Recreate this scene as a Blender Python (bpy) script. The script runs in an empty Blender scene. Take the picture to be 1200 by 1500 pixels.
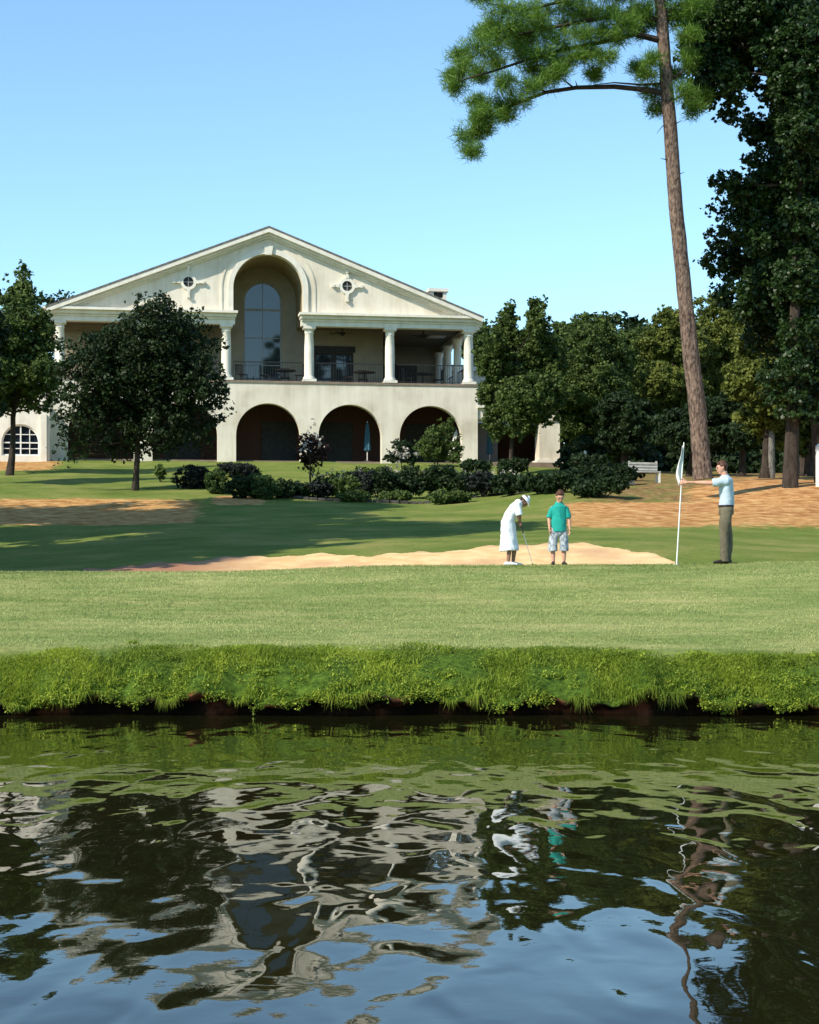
import bpy, bmesh, math, random
import numpy as np
from mathutils import Vector, Matrix
rng = np.random.default_rng(7)
random.seed(7)
S = bpy.context.scene
COL = S.collection
R = math.radians
# ---------------------------------------------------------------- camera, world, sun
F = 2600.0            # focal length in photograph pixels (1200 x 1500)
HOR = 856.0           # row of the horizon in the photograph
CAMH = 1.68
cam_d = bpy.data.cameras.new('camera'); cam = bpy.data.objects.new('camera', cam_d); COL.objects.link(cam)
cam.location = (0, 0, CAMH); cam.rotation_euler = (R(90), 0, 0)
cam_d.sensor_fit = 'VERTICAL'; cam_d.sensor_height = 24; cam_d.sensor_width = 24*819/1024
cam_d.lens = F/1500*24
cam_d.shift_y = (HOR-750)/1500
cam_d.clip_start = 0.1; cam_d.clip_end = 3000
S.camera = cam
SUN_AZ, SUN_EL = 52.0, 39.0       # degrees to the left of the line running back past the camera; height
sd = Vector((-math.sin(R(SUN_AZ))*math.cos(R(SUN_EL)), -math.cos(R(SUN_AZ))*math.cos(R(SUN_EL)), math.sin(R(SUN_EL))))
w = bpy.data.worlds.new('World'); S.world = w; w.use_nodes = True
nt = w.node_tree; bg = nt.nodes['Background']
sky = nt.nodes.new('ShaderNodeTexSky'); sky.sky_type = 'NISHITA'; sky.sun_disc = False
sky.sun_elevation = R(SUN_EL); sky.sun_rotation = math.atan2(sd.x, sd.y)
sky.air_density = 1.0; sky.dust_density = 0.0; sky.ozone_density = 1.6
tn = nt.nodes.new('ShaderNodeMix'); tn.data_type = 'RGBA'; tn.blend_type = 'MULTIPLY'; tn.inputs['Factor'].default_value = 1; tn.inputs['B'].default_value = (.85, 1.03, 1.06, 1)
nt.links.new(sky.outputs[0], tn.inputs['A']); nt.links.new(tn.outputs['Result'], bg.inputs[0]); bg.inputs[1].default_value = 0.15
sl = bpy.data.lights.new('sun', 'SUN'); sl.energy = 4.3; sl.angle = R(0.5); sl.color = (1, .91, .77)
so = bpy.data.objects.new('sun', sl); COL.objects.link(so)
so.rotation_euler = (-sd).to_track_quat('-Z', 'Y').to_euler(); so.location = (-30, -30, 40)
S.view_settings.view_transform = 'Standard'; S.view_settings.look = 'None'; S.view_settings.gamma = 1
S.view_settings.exposure = 0.55

# ---------------------------------------------------------------- helpers
def tag(o, label=None, cat=None, group=None, kind=None):
    if label: o['label'] = label
    if cat: o['category'] = cat
    if group: o['group'] = group
    if kind: o['kind'] = kind
    return o
def thing(name, label, cat, loc=(0, 0, 0), rz=0, group=None):
    o = bpy.data.objects.new(name, None); COL.objects.link(o); o.empty_display_size = .3
    o.location = loc; o.rotation_euler = (0, 0, rz)
    return tag(o, label, cat, group)
def dup(root, loc=None, rz=None, scale=None, label=None):
    def rec(o, par):
        c = o.copy(); COL.objects.link(c)
        if par is not None: c.parent = par
        for ch in list(o.children): rec(ch, c)
        return c
    r = rec(root, None)
    if loc is not None: r.location = loc
    if rz is not None: r.rotation_euler = (0, 0, rz)
    if scale is not None: r.scale = scale
    if label: r['label'] = label
    return r
def mesh_np(name, V, Fq, mat, parent=None, smooth=False, attr=None):
    """V (n,3); Fq (m,k) faces of equal size"""
    V = np.asarray(V, np.float32); Fq = np.asarray(Fq, np.int32)
    me = bpy.data.meshes.new(name); k = Fq.shape[1]
    me.vertices.add(len(V)); me.vertices.foreach_set('co', V.ravel())
    me.loops.add(Fq.size); me.loops.foreach_set('vertex_index', Fq.ravel())
    me.polygons.add(len(Fq)); me.polygons.foreach_set('loop_start', np.arange(0, Fq.size, k, dtype=np.int32))
    if attr is not None:
        for an, arr in attr.items():
            if arr.ndim == 2:
                a = me.attributes.new(an, 'FLOAT_COLOR', 'POINT'); a.data.foreach_set('color', arr.astype(np.float32).ravel())
            else:
                a = me.attributes.new(an, 'FLOAT', 'POINT'); a.data.foreach_set('value', arr.astype(np.float32))
    me.update(calc_edges=True); me.validate()
    if smooth: me.polygons.foreach_set('use_smooth', np.ones(len(Fq), bool))
    me.materials.append(mat)
    o = bpy.data.objects.new(name, me); COL.objects.link(o)
    if parent is not None: o.parent = parent
    return o
class MB:
    """collects shapes into one mesh"""
    def __init__(s): s.v = []; s.f = []
    def add(s, v, f):
        b = len(s.v); s.v += [tuple(p) for p in v]; s.f += [tuple(i+b for i in q) for q in f]; return s
    def box(s, x0, x1, y0, y1, z0, z1):
        return s.add([(x0,y0,z0),(x1,y0,z0),(x1,y1,z0),(x0,y1,z0),(x0,y0,z1),(x1,y0,z1),(x1,y1,z1),(x0,y1,z1)],
                     [(0,3,2,1),(4,5,6,7),(0,1,5,4),(1,2,6,5),(2,3,7,6),(3,0,4,7)])
    def hexa(s, pts):
        return s.add(pts, [(0,3,2,1),(4,5,6,7),(0,1,5,4),(1,2,6,5),(2,3,7,6),(3,0,4,7)])
    def lathe(s, cx, cy, prof, n=20):
        b = []; f = []
        for r, z in prof:
            for k in range(n):
                a = 2*math.pi*k/n; b.append((cx+r*math.cos(a), cy+r*math.sin(a), z))
        for i in range(len(prof)-1):
            for k in range(n):
                f.append((i*n+k, i*n+(k+1) % n, (i+1)*n+(k+1) % n, (i+1)*n+k))
        f.append(tuple(range(n))[::-1]); f.append(tuple((len(prof)-1)*n+k for k in range(n)))
        return s.add(b, f)
    def tube(s, pts, rad, n=6, wob=0):
        pts = [Vector(p) for p in pts]
        if not hasattr(rad, '__len__'): rad = [rad]*len(pts)
        b = []; f = []
        up = Vector((0.13, 0.3, 1)).normalized()
        for i, p in enumerate(pts):
            d = (pts[min(i+1, len(pts)-1)]-pts[max(i-1, 0)]).normalized()
            u = d.cross(up if abs(d.dot(up)) < .9 else Vector((1, 0.2, 0))).normalized(); v = d.cross(u)
            for k in range(n):
                a = 2*math.pi*k/n; r = rad[i]*(1+(random.uniform(-wob, wob) if wob else 0))
                b.append(p+u*(math.cos(a)*r)+v*(math.sin(a)*r))
        for i in range(len(pts)-1):
            for k in range(n):
                f.append((i*n+k, i*n+(k+1) % n, (i+1)*n+(k+1) % n, (i+1)*n+k))
        f.append(tuple(range(n))[::-1]); f.append(tuple((len(pts)-1)*n+k for k in range(n)))
        return s.add(b, f)
    def build(s, name, mat, parent=None, smooth=False, bevel=0):
        me = bpy.data.meshes.new(name); me.from_pydata(s.v, [], s.f)
        bm = bmesh.new(); bm.from_mesh(me); bmesh.ops.recalc_face_normals(bm, faces=bm.faces)
        if bevel: bmesh.ops.bevel(bm, geom=[e for e in bm.edges if len(e.link_faces) == 2 and e.calc_face_angle(0) > .7], offset=bevel, segments=1, affect='EDGES')
        if smooth:
            for f in bm.faces: f.smooth = True
            for e in bm.edges:
                if len(e.link_faces) == 2 and e.calc_face_angle(0) > .8: e.smooth = False
        bm.to_mesh(me); bm.free()
        me.materials.append(mat)
        o = bpy.data.objects.new(name, me); COL.objects.link(o)
        if parent is not None: o.parent = parent
        return o

# ---------------------------------------------------------------- materials
def mat(name, c1, c2=None, scale=3, rough=.8, bump=0, bscale=None, detail=5, metallic=0, spec=.3, c3=None, scale3=.3, dist=.02):
    m = bpy.data.materials.new(name); m.use_nodes = True; t = m.node_tree; b = t.nodes['Principled BSDF']
    b.inputs['Roughness'].default_value = rough; b.inputs['Metallic'].default_value = metallic
    b.inputs['Specular IOR Level'].default_value = spec
    tc = t.nodes.new('ShaderNodeTexCoord')
    col = None
    if c2 is not None:
        n = t.nodes.new('ShaderNodeTexNoise'); n.inputs['Scale'].default_value = scale; n.inputs['Detail'].default_value = detail
        t.links.new(tc.outputs['Object'], n.inputs['Vector'])
        r = t.nodes.new('ShaderNodeValToRGB'); r.color_ramp.elements[0].position = .35; r.color_ramp.elements[1].position = .65
        r.color_ramp.elements[0].color = (*c1, 1); r.color_ramp.elements[1].color = (*c2, 1)
        t.links.new(n.outputs['Fac'], r.inputs['Fac']); col = r.outputs['Color']
        if c3 is not None:
            n3 = t.nodes.new('ShaderNodeTexNoise'); n3.inputs['Scale'].default_value = scale3; n3.inputs['Detail'].default_value = 6
            t.links.new(tc.outputs['Object'], n3.inputs['Vector'])
            r3 = t.nodes.new('ShaderNodeValToRGB'); r3.color_ramp.elements[0].position = .48; r3.color_ramp.elements[1].position = .68
            t.links.new(n3.outputs['Fac'], r3.inputs['Fac'])
            mx = t.nodes.new('ShaderNodeMix'); mx.data_type = 'RGBA'
            t.links.new(r3.outputs['Color'], mx.inputs['Factor']); t.links.new(col, mx.inputs['A']); mx.inputs['B'].default_value = (*c3, 1)
            col = mx.outputs['Result']
        t.links.new(col, b.inputs['Base Color'])
    else:
        b.inputs['Base Color'].default_value = (*c1, 1)
    if bump:
        n2 = t.nodes.new('ShaderNodeTexNoise'); n2.inputs['Scale'].default_value = bscale or scale*4; n2.inputs['Detail'].default_value = 6
        t.links.new(tc.outputs['Object'], n2.inputs['Vector'])
        bp = t.nodes.new('ShaderNodeBump'); bp.inputs['Strength'].default_value = bump; bp.inputs['Distance'].default_value = dist
        t.links.new(n2.outputs['Fac'], bp.inputs['Height']); t.links.new(bp.outputs[0], b.inputs['Normal'])
    return m
def leaf_mat(name, dark, light, trans=.3, rough=.6, spec=.25):
    m = bpy.data.materials.new(name); m.use_nodes = True; t = m.node_tree; b = t.nodes['Principled BSDF']
    b.inputs['Roughness'].default_value = rough; b.inputs['Specular IOR Level'].default_value = spec
    a = t.nodes.new('ShaderNodeAttribute'); a.attribute_name = 'rnd'
    r = t.nodes.new('ShaderNodeValToRGB'); r.color_ramp.elements[0].color = (*dark, 1); r.color_ramp.elements[1].color = (*light, 1)
    t.links.new(a.outputs['Fac'], r.inputs['Fac']); t.links.new(r.outputs[0], b.inputs['Base Color'])
    tr = t.nodes.new('ShaderNodeBsdfTranslucent'); t.links.new(r.outputs[0], tr.inputs[0])
    mx = t.nodes.new('ShaderNodeMixShader'); mx.inputs[0].default_value = trans
    t.links.new(b.outputs[0], mx.inputs[1]); t.links.new(tr.outputs[0], mx.inputs[2])
    t.links.new(mx.outputs[0], t.nodes['Material Output'].inputs['Surface'])
    return m
M = {}
M['stucco'] = mat('stucco', (.72, .66, .54), (.79, .73, .61), 1.2, .85, .3, 30, c3=(.56, .495, .385), scale3=.6)
M['trim'] = mat('white_trim', (.72, .68, .58), (.80, .76, .66), 2, .6)
M['roof'] = mat('shingles', (.10, .095, .085), (.19, .175, .15), 6, .9, .4, 20)
M['iron'] = mat('iron', (.015, .016, .017), (.03, .03, .03), 8, .5)
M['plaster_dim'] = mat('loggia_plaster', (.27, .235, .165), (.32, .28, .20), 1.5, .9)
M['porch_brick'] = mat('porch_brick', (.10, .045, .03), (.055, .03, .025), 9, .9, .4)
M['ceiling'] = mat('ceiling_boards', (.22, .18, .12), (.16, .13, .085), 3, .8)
M['floor'] = mat('floor_tile', (.20, .15, .11), (.26, .2, .15), 3, .8)
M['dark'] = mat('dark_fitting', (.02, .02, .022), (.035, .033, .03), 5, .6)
M['wood'] = mat('dark_wood', (.06, .03, .018), (.10, .055, .03), 7, .6)
M['winframe'] = mat('window_frame_paint', (.32, .33, .30), (.26, .27, .25), 5, .6)
M['glass'] = mat('glass', (.012, .018, .03), None, rough=.03, spec=1.0)
M['glass'].node_tree.nodes['Principled BSDF'].inputs['IOR'].default_value = 1.5
M['canvas_blue'] = mat('canvas_blue', (.03, .10, .14), (.05, .14, .19), 6, .8)
M['canvas_white'] = mat('canvas_white', (.6, .6, .55), (.7, .7, .65), 6, .8)
M['grey_wall'] = mat('grey_wall', (.20, .22, .27), (.26, .28, .33), 1.5, .8)
M['stone'] = mat('stone', (.045, .042, .036), (.09, .08, .07), 4, .9, .6)
M['white_paint'] = mat('white_paint', (.72, .72, .68), (.8, .8, .76), 5, .5)
def weather(m):
    t = m.node_tree; b = t.nodes['Principled BSDF']; old = b.inputs['Base Color'].links[0].from_socket
    tc = t.nodes.new('ShaderNodeTexCoord'); mp = t.nodes.new('ShaderNodeMapping'); mp.inputs['Scale'].default_value = (2.2, 2.2, .22); t.links.new(tc.outputs['Object'], mp.inputs['Vector'])
    n = t.nodes.new('ShaderNodeTexNoise'); n.inputs['Scale'].default_value = 1.3; n.inputs['Detail'].default_value = 8; n.inputs['Roughness'].default_value = .7; t.links.new(mp.outputs[0], n.inputs['Vector'])
    r = t.nodes.new('ShaderNodeValToRGB'); r.color_ramp.elements[0].position = .36; r.color_ramp.elements[0].color = (.70, .67, .60, 1); r.color_ramp.elements[1].position = .56; r.color_ramp.elements[1].color = (1, 1, 1, 1); t.links.new(n.outputs['Fac'], r.inputs['Fac'])
    x = t.nodes.new('ShaderNodeMix'); x.data_type = 'RGBA'; x.blend_type = 'MULTIPLY'; x.inputs['Factor'].default_value = .38; t.links.new(old, x.inputs['A']); t.links.new(r.outputs[0], x.inputs['B']); t.links.new(x.outputs['Result'], b.inputs['Base Color'])
weather(M['stucco']); weather(M['trim'])
def bark(name, a, b_, sc=3):
    m = mat(name, a, b_, sc, .95, 1.0, 9, dist=.05)
    t = m.node_tree; mp = t.nodes.new('ShaderNodeMapping'); mp.inputs['Scale'].default_value = (2.4, 2.4, .9)
    tc = [n for n in t.nodes if n.type == 'TEX_COORD'][0]
    t.links.new(tc.outputs['Object'], mp.inputs['Vector'])
    for n in t.nodes:
        if n.type == 'TEX_NOISE': t.links.new(mp.outputs[0], n.inputs['Vector'])
    return m
M['bark'] = bark('bark_brown', (.03, .022, .016), (.065, .048, .036))
M['pine_bark'] = bark('pine_bark', (.05, .034, .027), (.24, .17, .13), 6)
M['bark_pale'] = bark('bark_pale', (.14, .13, .11), (.26, .25, .22))
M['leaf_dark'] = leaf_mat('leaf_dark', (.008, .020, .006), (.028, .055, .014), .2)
M['leaf_gum'] = leaf_mat('leaf_gum', (.010, .027, .007), (.036, .074, .015), .2, .45, .3)  # green darkened in place of the shade on leaves turned from the sun
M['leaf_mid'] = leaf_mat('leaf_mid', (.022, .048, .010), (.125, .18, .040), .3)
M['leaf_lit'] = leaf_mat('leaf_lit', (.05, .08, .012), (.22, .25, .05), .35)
M['leaf_box'] = leaf_mat('leaf_box', (.025, .055, .012), (.075, .125, .03), .2)
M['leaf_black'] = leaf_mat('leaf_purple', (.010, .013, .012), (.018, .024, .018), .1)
M['leaf_red'] = leaf_mat('leaf_red', (.03, .012, .01), (.055, .03, .02), .2)
M['flower'] = leaf_mat('flower_pale', (.35, .33, .28), (.6, .55, .48), .2)
M['needle'] = leaf_mat('needle', (.04, .115, .014), (.20, .33, .045), .35, .5, .3)
M['grass_blade'] = leaf_mat('grass_blade', (.05, .12, .010), (.42, .50, .05), .4)
M['grass_short'] = leaf_mat('grass_short', (.20, .265, .07), (.53, .53, .22), .3)
# ---------------------------------------------------------------- terrain
KD = np.array([23.75, 27, 31, 33, 37, 45, 55, 62, 68, 80, 93, 112.])
KU = np.array([-300, 0, 300, 600, 900, 1200, 1500.])
KP = np.array([
 [950, 893, 838, 848, 838, 800, 765, 742, 722, 695, 674, 688],
 [950, 893, 838, 848, 837, 800, 765, 742, 722, 695, 674, 688],
 [953, 893, 838, 848, 820, 788, 760, 738, 719, 697, 676, 690],
 [955, 893, 829, 840, 806, 783, 757, 744, 731, 703, 679, 692],
 [957, 893, 828, 838, 800, 778, 745, 716, 705, 697, 688, 700],
 [958, 893, 824, 830, 812, 786, 742, 706, 700, 697, 694, 705],
 [958, 893, 822, 828, 812, 786, 742, 706, 700, 697, 694, 705]], float)
KZ = CAMH + (HOR-KP)/F*KD[None, :]
def _tang(Z):
    d = np.diff(Z, axis=1)/np.diff(KD)[None, :]
    m = np.zeros_like(Z); m[:, 1:-1] = (d[:, 1:]+d[:, :-1])/2; m[:, 0] = d[:, 0]; m[:, -1] = 0
    return m
KM = _tang(KZ)
def field(x, y):
    x = np.asarray(x, float); y = np.asarray(y, float)
    D = np.clip(y, 23.75, 112); u = np.clip(600+F*x/D, -299, 1499)
    i = np.clip(np.searchsorted(KD, D, 'right')-1, 0, len(KD)-2)
    h = KD[i+1]-KD[i]; t = (D-KD[i])/h
    j = np.clip(np.searchsorted(KU, u, 'right')-1, 0, len(KU)-2); s = (u-KU[j])/(KU[j+1]-KU[j]); s = s*s*(3-2*s)
    def H(jj):
        return ((2*t**3-3*t**2+1)*KZ[jj, i]+(t**3-2*t**2+t)*h*KM[jj, i]+(-2*t**3+3*t**2)*KZ[jj, i+1]+(t**3-t**2)*h*KM[jj, i+1])
    z = H(j)*(1-s)+H(j+1)*s
    z = z+np.clip(y-112, 0, 900)*.015
    und = .035*np.sin(x*.8+y*.33)*np.sin(y*.21-x*.17)+.02*np.sin(x*1.7-y*.9)
    return z+und*np.clip((y-38)/15, 0, 1)
def edge(x):
    x = np.asarray(x, float)
    return 22.7+.09*np.sin(x*1.3+.5)+.06*np.sin(x*3.1+1)+.035*np.sin(x*7.7)+.02*np.sin(x*17.3+2)
def lip(x):
    x = np.asarray(x, float)
    return .045*np.sin(x*1.9+2)+.04*np.sin(x*4.3+.4)+.025*np.sin(x*9.1)+.015*np.sin(x*21)+.10*(vnoise(x, x*0, 61, 3.3)-.5)+.07*(vnoise(x, x*0, 62, 9)-.5)
def gz(x, y):
    """height of the ground (past the bank's lip)"""
    x = np.asarray(x, float); y = np.asarray(y, float)
    e = edge(x); d = y-e
    low = lip(x)*np.clip(1-d/.9, 0, 1)+np.interp(d, [-.05, 0, .12, .35, .7, 1.05], [.20, .26, .36, .50, .67, .775])
    f = field(x, np.maximum(y, 23.75))
    b = np.clip((y-23.35)/.6, 0, 1)
    return np.where(y < 23.95, low*(1-b)+f*b, f)
def W(px, py, D):
    return Vector(((px-600)/F*D, D, CAMH+(HOR-py)/F*D))
def D_of(px, py, lo=37, hi=110):
    best = None
    for D in np.arange(lo, hi, .1):
        x = (px-600)/F*D; yy = HOR-(float(field(x, D))-CAMH)/D*F
        if yy <= py: return float(D)
    return hi
def on_ground(px, D): 
    x = (px-600)/F*D; return Vector((x, D, float(gz(x, D))))

def vnoise(x, y, seed=0, sc=1.0):
    g = np.random.default_rng(seed).random((64, 64)); X = np.asarray(x)*sc; Y = np.asarray(y)*sc
    i = np.floor(X).astype(int); j = np.floor(Y).astype(int); fx = X-i; fy = Y-j; fx = fx*fx*(3-2*fx); fy = fy*fy*(3-2*fy)
    a = g[i % 64, j % 64]; b = g[(i+1) % 64, j % 64]; c = g[i % 64, (j+1) % 64]; d = g[(i+1) % 64, (j+1) % 64]
    return a*(1-fx)*(1-fy)+b*fx*(1-fy)+c*(1-fx)*fy+d*fx*fy
def ground():
    xs = np.concatenate([np.arange(-16, 16.01, .1)])
    out = []; v = 16.1; st = .2
    while v < 700: out.append(v); v += st; st = min(st*1.06, 60)
    out = np.array(out); xs = np.concatenate([-out[::-1], xs, out])
    rows = []
    low = [(-400, 2.0), (-60, 1.2), (-10, .7), (-1, .5), (1.5, .35), (2.5, -.3), (4, -1), (15, -1.2), (21.3, -.9)]
    for y, z in low:
        side = np.clip((np.abs(xs)-70)/20, 0, 1)*1.9
        rows.append((xs, np.full_like(xs, y), z+(side if -2 < y else 0)+np.zeros_like(xs)))
    e = edge(xs)
    jit = .10*(vnoise(xs, xs*0, 3, 5)-.5)
    for dy, z in [(.5, -.5), (.44, -.12), (.40, .03), (.34, .10), (.22, .12), (.06, .15), (-.03, .18), (-.05, .21), (0, .26), (.06, .31), (.12, .36), (.22, .43), (.35, .50), (.5, .57), (.7, .65)]:
        side = np.clip((np.abs(xs)-70)/20, 0, 1)*(.9 if z < .3 else 0)
        rows.append((xs, e+dy+jit*(1 if z < .3 else 0), z+side+jit*.6+lip(xs)*max(0, min(1, 1-dy/.9))*(1 if z > .09 else 0)))
    ys = list(np.arange(23.77, 41, .15))+list(np.arange(41, 104, .4)); v = 104.; st = .6
    while v < 900: ys.append(v); v += st; st *= 1.08
    for y in ys: rows.append((xs, np.full_like(xs, y), gz(xs, np.full_like(xs, y))))
    X = np.array([r[0] for r in rows]); Y = np.array([r[1] for r in rows]); Z = np.array([r[2] for r in rows])
    near = (Y > 23.75) & (Y < 110)
    Z = Z+np.where(near, .018*(vnoise(X, Y, 5, 1.6)-.5), 0)
    n, m = X.shape
    idx = np.arange(n*m).reshape(n, m)
    Fq = np.stack([idx[:-1, :-1], idx[:-1, 1:], idx[1:, 1:], idx[1:, :-1]], -1).reshape(-1, 4)
    D = np.maximum(Y, 1); U = 600+F*X/D; P = HOR-(Z-CAMH)/D*F
    def band(a, lo, hi, s): return np.clip((a-lo)/s, 0, 1)*np.clip((hi-a)/s, 0, 1)
    nn = vnoise(X, Y, 11, .35)*.5+vnoise(X, Y, 12, .9)*.3+vnoise(X, Y, 13, 2.3)*.2
    soil = np.zeros_like(X)
    far = Y > 36
    soil = np.maximum(soil, band(P, 728, 772, 9)*np.clip((330-U)/150, 0, 1)*1.35)
    soil = np.maximum(soil, band(P, 667, 692, 7)*np.clip((110-U)/60, 0, 1))
    soil = np.maximum(soil, band(P, 733, 775, 10)*band(U, 800, 1080, 60)*1.3)
    soil = np.maximum(soil, band(P, 690, 782, 22)*np.clip((U-960)/100, 0, 1)*.8)
    soil = np.maximum(soil, band(P, 724, 742, 5)*band(U, 300, 400, 25)*.9)
    soil = np.where(far, soil*(.55+1.0*nn), 0)
    straw = np.where(far & (U > 780) & (P < 770), np.clip((U-800)/120, 0, 1)*np.clip((772-P)/25, 0, 1), 0)
    straw = np.maximum(straw, np.where(Y > 97, .8, 0))
    bankg = np.clip((23.98-Y+1.1*(vnoise(X, Y, 21, 1.1)-.5))/.6, 0, 1)
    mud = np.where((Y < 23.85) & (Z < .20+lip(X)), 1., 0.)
    fair = np.clip((31.2-Y)/.8, 0, 1)*(1-bankg)
    att = np.stack([soil, bankg, mud, fair], -1).reshape(-1, 4)
    m_ = bpy.data.materials.new('ground_mix'); m_.use_nodes = True; t = m_.node_tree; b = t.nodes['Principled BSDF']; L = t.links.new
    b.inputs['Roughness'].default_value = .95; b.inputs['Specular IOR Level'].default_value = .1
    tc = t.nodes.new('ShaderNodeTexCoord')
    def noise(sc, det=5, vec=None, rgh=.6):
        n_ = t.nodes.new('ShaderNodeTexNoise'); n_.inputs['Scale'].default_value = sc; n_.inputs['Detail'].default_value = det; n_.inputs['Roughness'].default_value = rgh
        L(vec or tc.outputs['Object'], n_.inputs['Vector']); return n_.outputs['Fac']
    def ramp(f_, stops):
        r = t.nodes.new('ShaderNodeValToRGB'); el = r.color_ramp.elements
        while len(el) < len(stops): el.new(.5)
        for e_, (p, c) in zip(el, stops): e_.position = p; e_.color = (*c, 1) if len(c) == 3 else c
        L(f_, r.inputs['Fac']); return r.outputs['Color']
    def mix(f_, a, b_):
        mx = t.nodes.new('ShaderNodeMix'); mx.data_type = 'RGBA'; L(f_, mx.inputs['Factor']); L(a, mx.inputs['A']); L(b_, mx.inputs['B']); return mx.outputs['Result']
    def math_(op, a, b_):
        q = t.nodes.new('ShaderNodeMath'); q.operation = op; q.use_clamp = True
        for k, v_ in enumerate((a, b_)):
            if isinstance(v_, (int, float)): q.inputs[k].default_value = v_
            else: L(v_, q.inputs[k])
        return q.outputs[0]
    at = t.nodes.new('ShaderNodeAttribute'); at.attribute_name = 'mask'; sp = t.nodes.new('ShaderNodeSeparateColor'); L(at.outputs['Color'], sp.inputs[0])
    at2 = t.nodes.new('ShaderNodeAttribute'); at2.attribute_name = 'straw'
    mp = t.nodes.new('ShaderNodeMapping'); mp.inputs['Scale'].default_value = (.35, 1.3, 1); L(tc.outputs['Object'], mp.inputs['Vector'])
    fine = noise(14, 6); big = noise(.5, 6); strk = noise(1.6, 8, mp.outputs[0], .75)
    lawn = ramp(big, [(.3, (.11, .16, .028)), (.5, (.17, .215, .045)), (.68, (.27, .26, .08))])
    fairc = ramp(strk, [(.30, (.13, .20, .045)), (.45, (.21, .27, .08)), (.56, (.31, .34, .12)), (.72, (.46, .41, .19))])
    bankc = ramp(fine, [(.35, (.03, .06, .008)), (.65, (.10, .17, .02))])
    soilc = ramp(noise(2.2, 7), [(.38, (.38, .15, .05)), (.5, (.60, .29, .11)), (.64, (.76, .46, .21))])
    strawc = ramp(noise(3.5, 8, None, .75), [(.36, (.08, .055, .028)), (.5, (.25, .15, .065)), (.64, (.46, .28, .13))])
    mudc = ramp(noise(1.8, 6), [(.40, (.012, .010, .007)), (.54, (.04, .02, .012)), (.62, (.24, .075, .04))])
    fl = math_('MULTIPLY', fine, .35)
    c = lawn
    # attribute alpha carries the fairway mask
    c = mix(at.outputs['Alpha'], c, fairc)
    c = mix(math_('MULTIPLY', at2.outputs['Fac'], ramp(noise(1.3, 6), [(.38, (.15, .15, .15)), (.55, (1, 1, 1))])), c, strawc)
    sf = math_('SUBTRACT', math_('ADD', sp.outputs[0], noise(2.5, 7)), .5)
    sf = ramp(sf, [(.34, (0, 0, 0)), (.54, (1, 1, 1))])
    sf = math_('MULTIPLY', sf, ramp(sp.outputs[0], [(.02, (0, 0, 0)), (.12, (1, 1, 1))]))
    c = mix(sf, c, soilc)
    c = mix(sp.outputs[1], c, bankc)
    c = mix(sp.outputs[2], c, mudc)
    # blade-scale speckle
    mlt = t.nodes.new('ShaderNodeMix'); mlt.data_type = 'RGBA'; mlt.blend_type = 'MULTIPLY'; mlt.inputs['Factor'].default_value = .75
    L(c, mlt.inputs['A']); L(ramp(noise(9, 8, None, .8), [(.3, (.55, .58, .5)), (.7, (1.25, 1.22, 1.2))]), mlt.inputs['B'])
    L(mlt.outputs['Result'], b.inputs['Base Color'])
    bp = t.nodes.new('ShaderNodeBump'); bp.inputs['Strength'].default_value = .9; bp.inputs['Distance'].default_value = .05; L(noise(11, 8, None, .75), bp.inputs['Height']); L(bp.outputs[0], b.inputs['Normal'])
    o = mesh_np('ground', np.stack([X, Y, Z], -1).reshape(-1, 3), Fq, m_, None, True, {'mask': att, 'straw': straw.ravel()})
    tag(o, kind='structure')
ground()

def water():
    m = bpy.data.materials.new('pond_water'); m.use_nodes = True; t = m.node_tree; b = t.nodes['Principled BSDF']; L = t.links.new
    b.inputs['Base Color'].default_value = (.011, .011, .0035, 1); b.inputs['Roughness'].default_value = .015; b.inputs['IOR'].default_value = 1.34
    b.inputs['Specular IOR Level'].default_value = .5
    tc = t.nodes.new('ShaderNodeTexCoord')
    def noise(sc, det, mapping, rgh=.5, dis=0):
        mp = t.nodes.new('ShaderNodeMapping'); mp.inputs['Scale'].default_value = mapping[0]; mp.inputs['Rotation'].default_value = (0, 0, mapping[1]); L(tc.outputs['Object'], mp.inputs['Vector'])
        n = t.nodes.new('ShaderNodeTexNoise'); n.inputs['Scale'].default_value = sc; n.inputs['Detail'].default_value = det; n.inputs['Roughness'].default_value = rgh; n.inputs['Distortion'].default_value = dis
        L(mp.outputs[0], n.inputs['Vector']); return n.outputs['Fac']
    a = noise(1.7, 1.2, ((1.5, .55, 1), .12), .3, .6); c = noise(3.6, 1.2, ((1.1, .7, 1), -.35), .4, .4); d = noise(13, 2, ((.8, 1, 1), .2), .5)
    def mul(x, k):
        q = t.nodes.new('ShaderNodeMath'); q.operation = 'MULTIPLY'; L(x, q.inputs[0]); q.inputs[1].default_value = k; return q.outputs[0]
    def add(x, y):
        q = t.nodes.new('ShaderNodeMath'); q.operation = 'ADD'; L(x, q.inputs[0]); L(y, q.inputs[1]); return q.outputs[0]
    h = add(add(mul(a, .022), mul(c, .0030)), mul(d, .00022))
    bp = t.nodes.new('ShaderNodeBump'); bp.inputs['Strength'].default_value = 1; bp.inputs['Distance'].default_value = 1.0
    L(h, bp.inputs['Height']); L(bp.outputs[0], b.inputs['Normal'])
    nx, ny = 60, 12; xs = np.linspace(-92, 92, nx); ys = np.linspace(1.2, 23.3, ny)
    X, Y = np.meshgrid(xs, ys); idx = np.arange(nx*ny).reshape(ny, nx)
    Fq = np.stack([idx[:-1, :-1], idx[:-1, 1:], idx[1:, 1:], idx[1:, :-1]], -1).reshape(-1, 4)
    o = mesh_np('water', np.stack([X, Y, X*0], -1).reshape(-1, 3), Fq, m, None, True); tag(o, kind='structure')
water()

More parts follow.
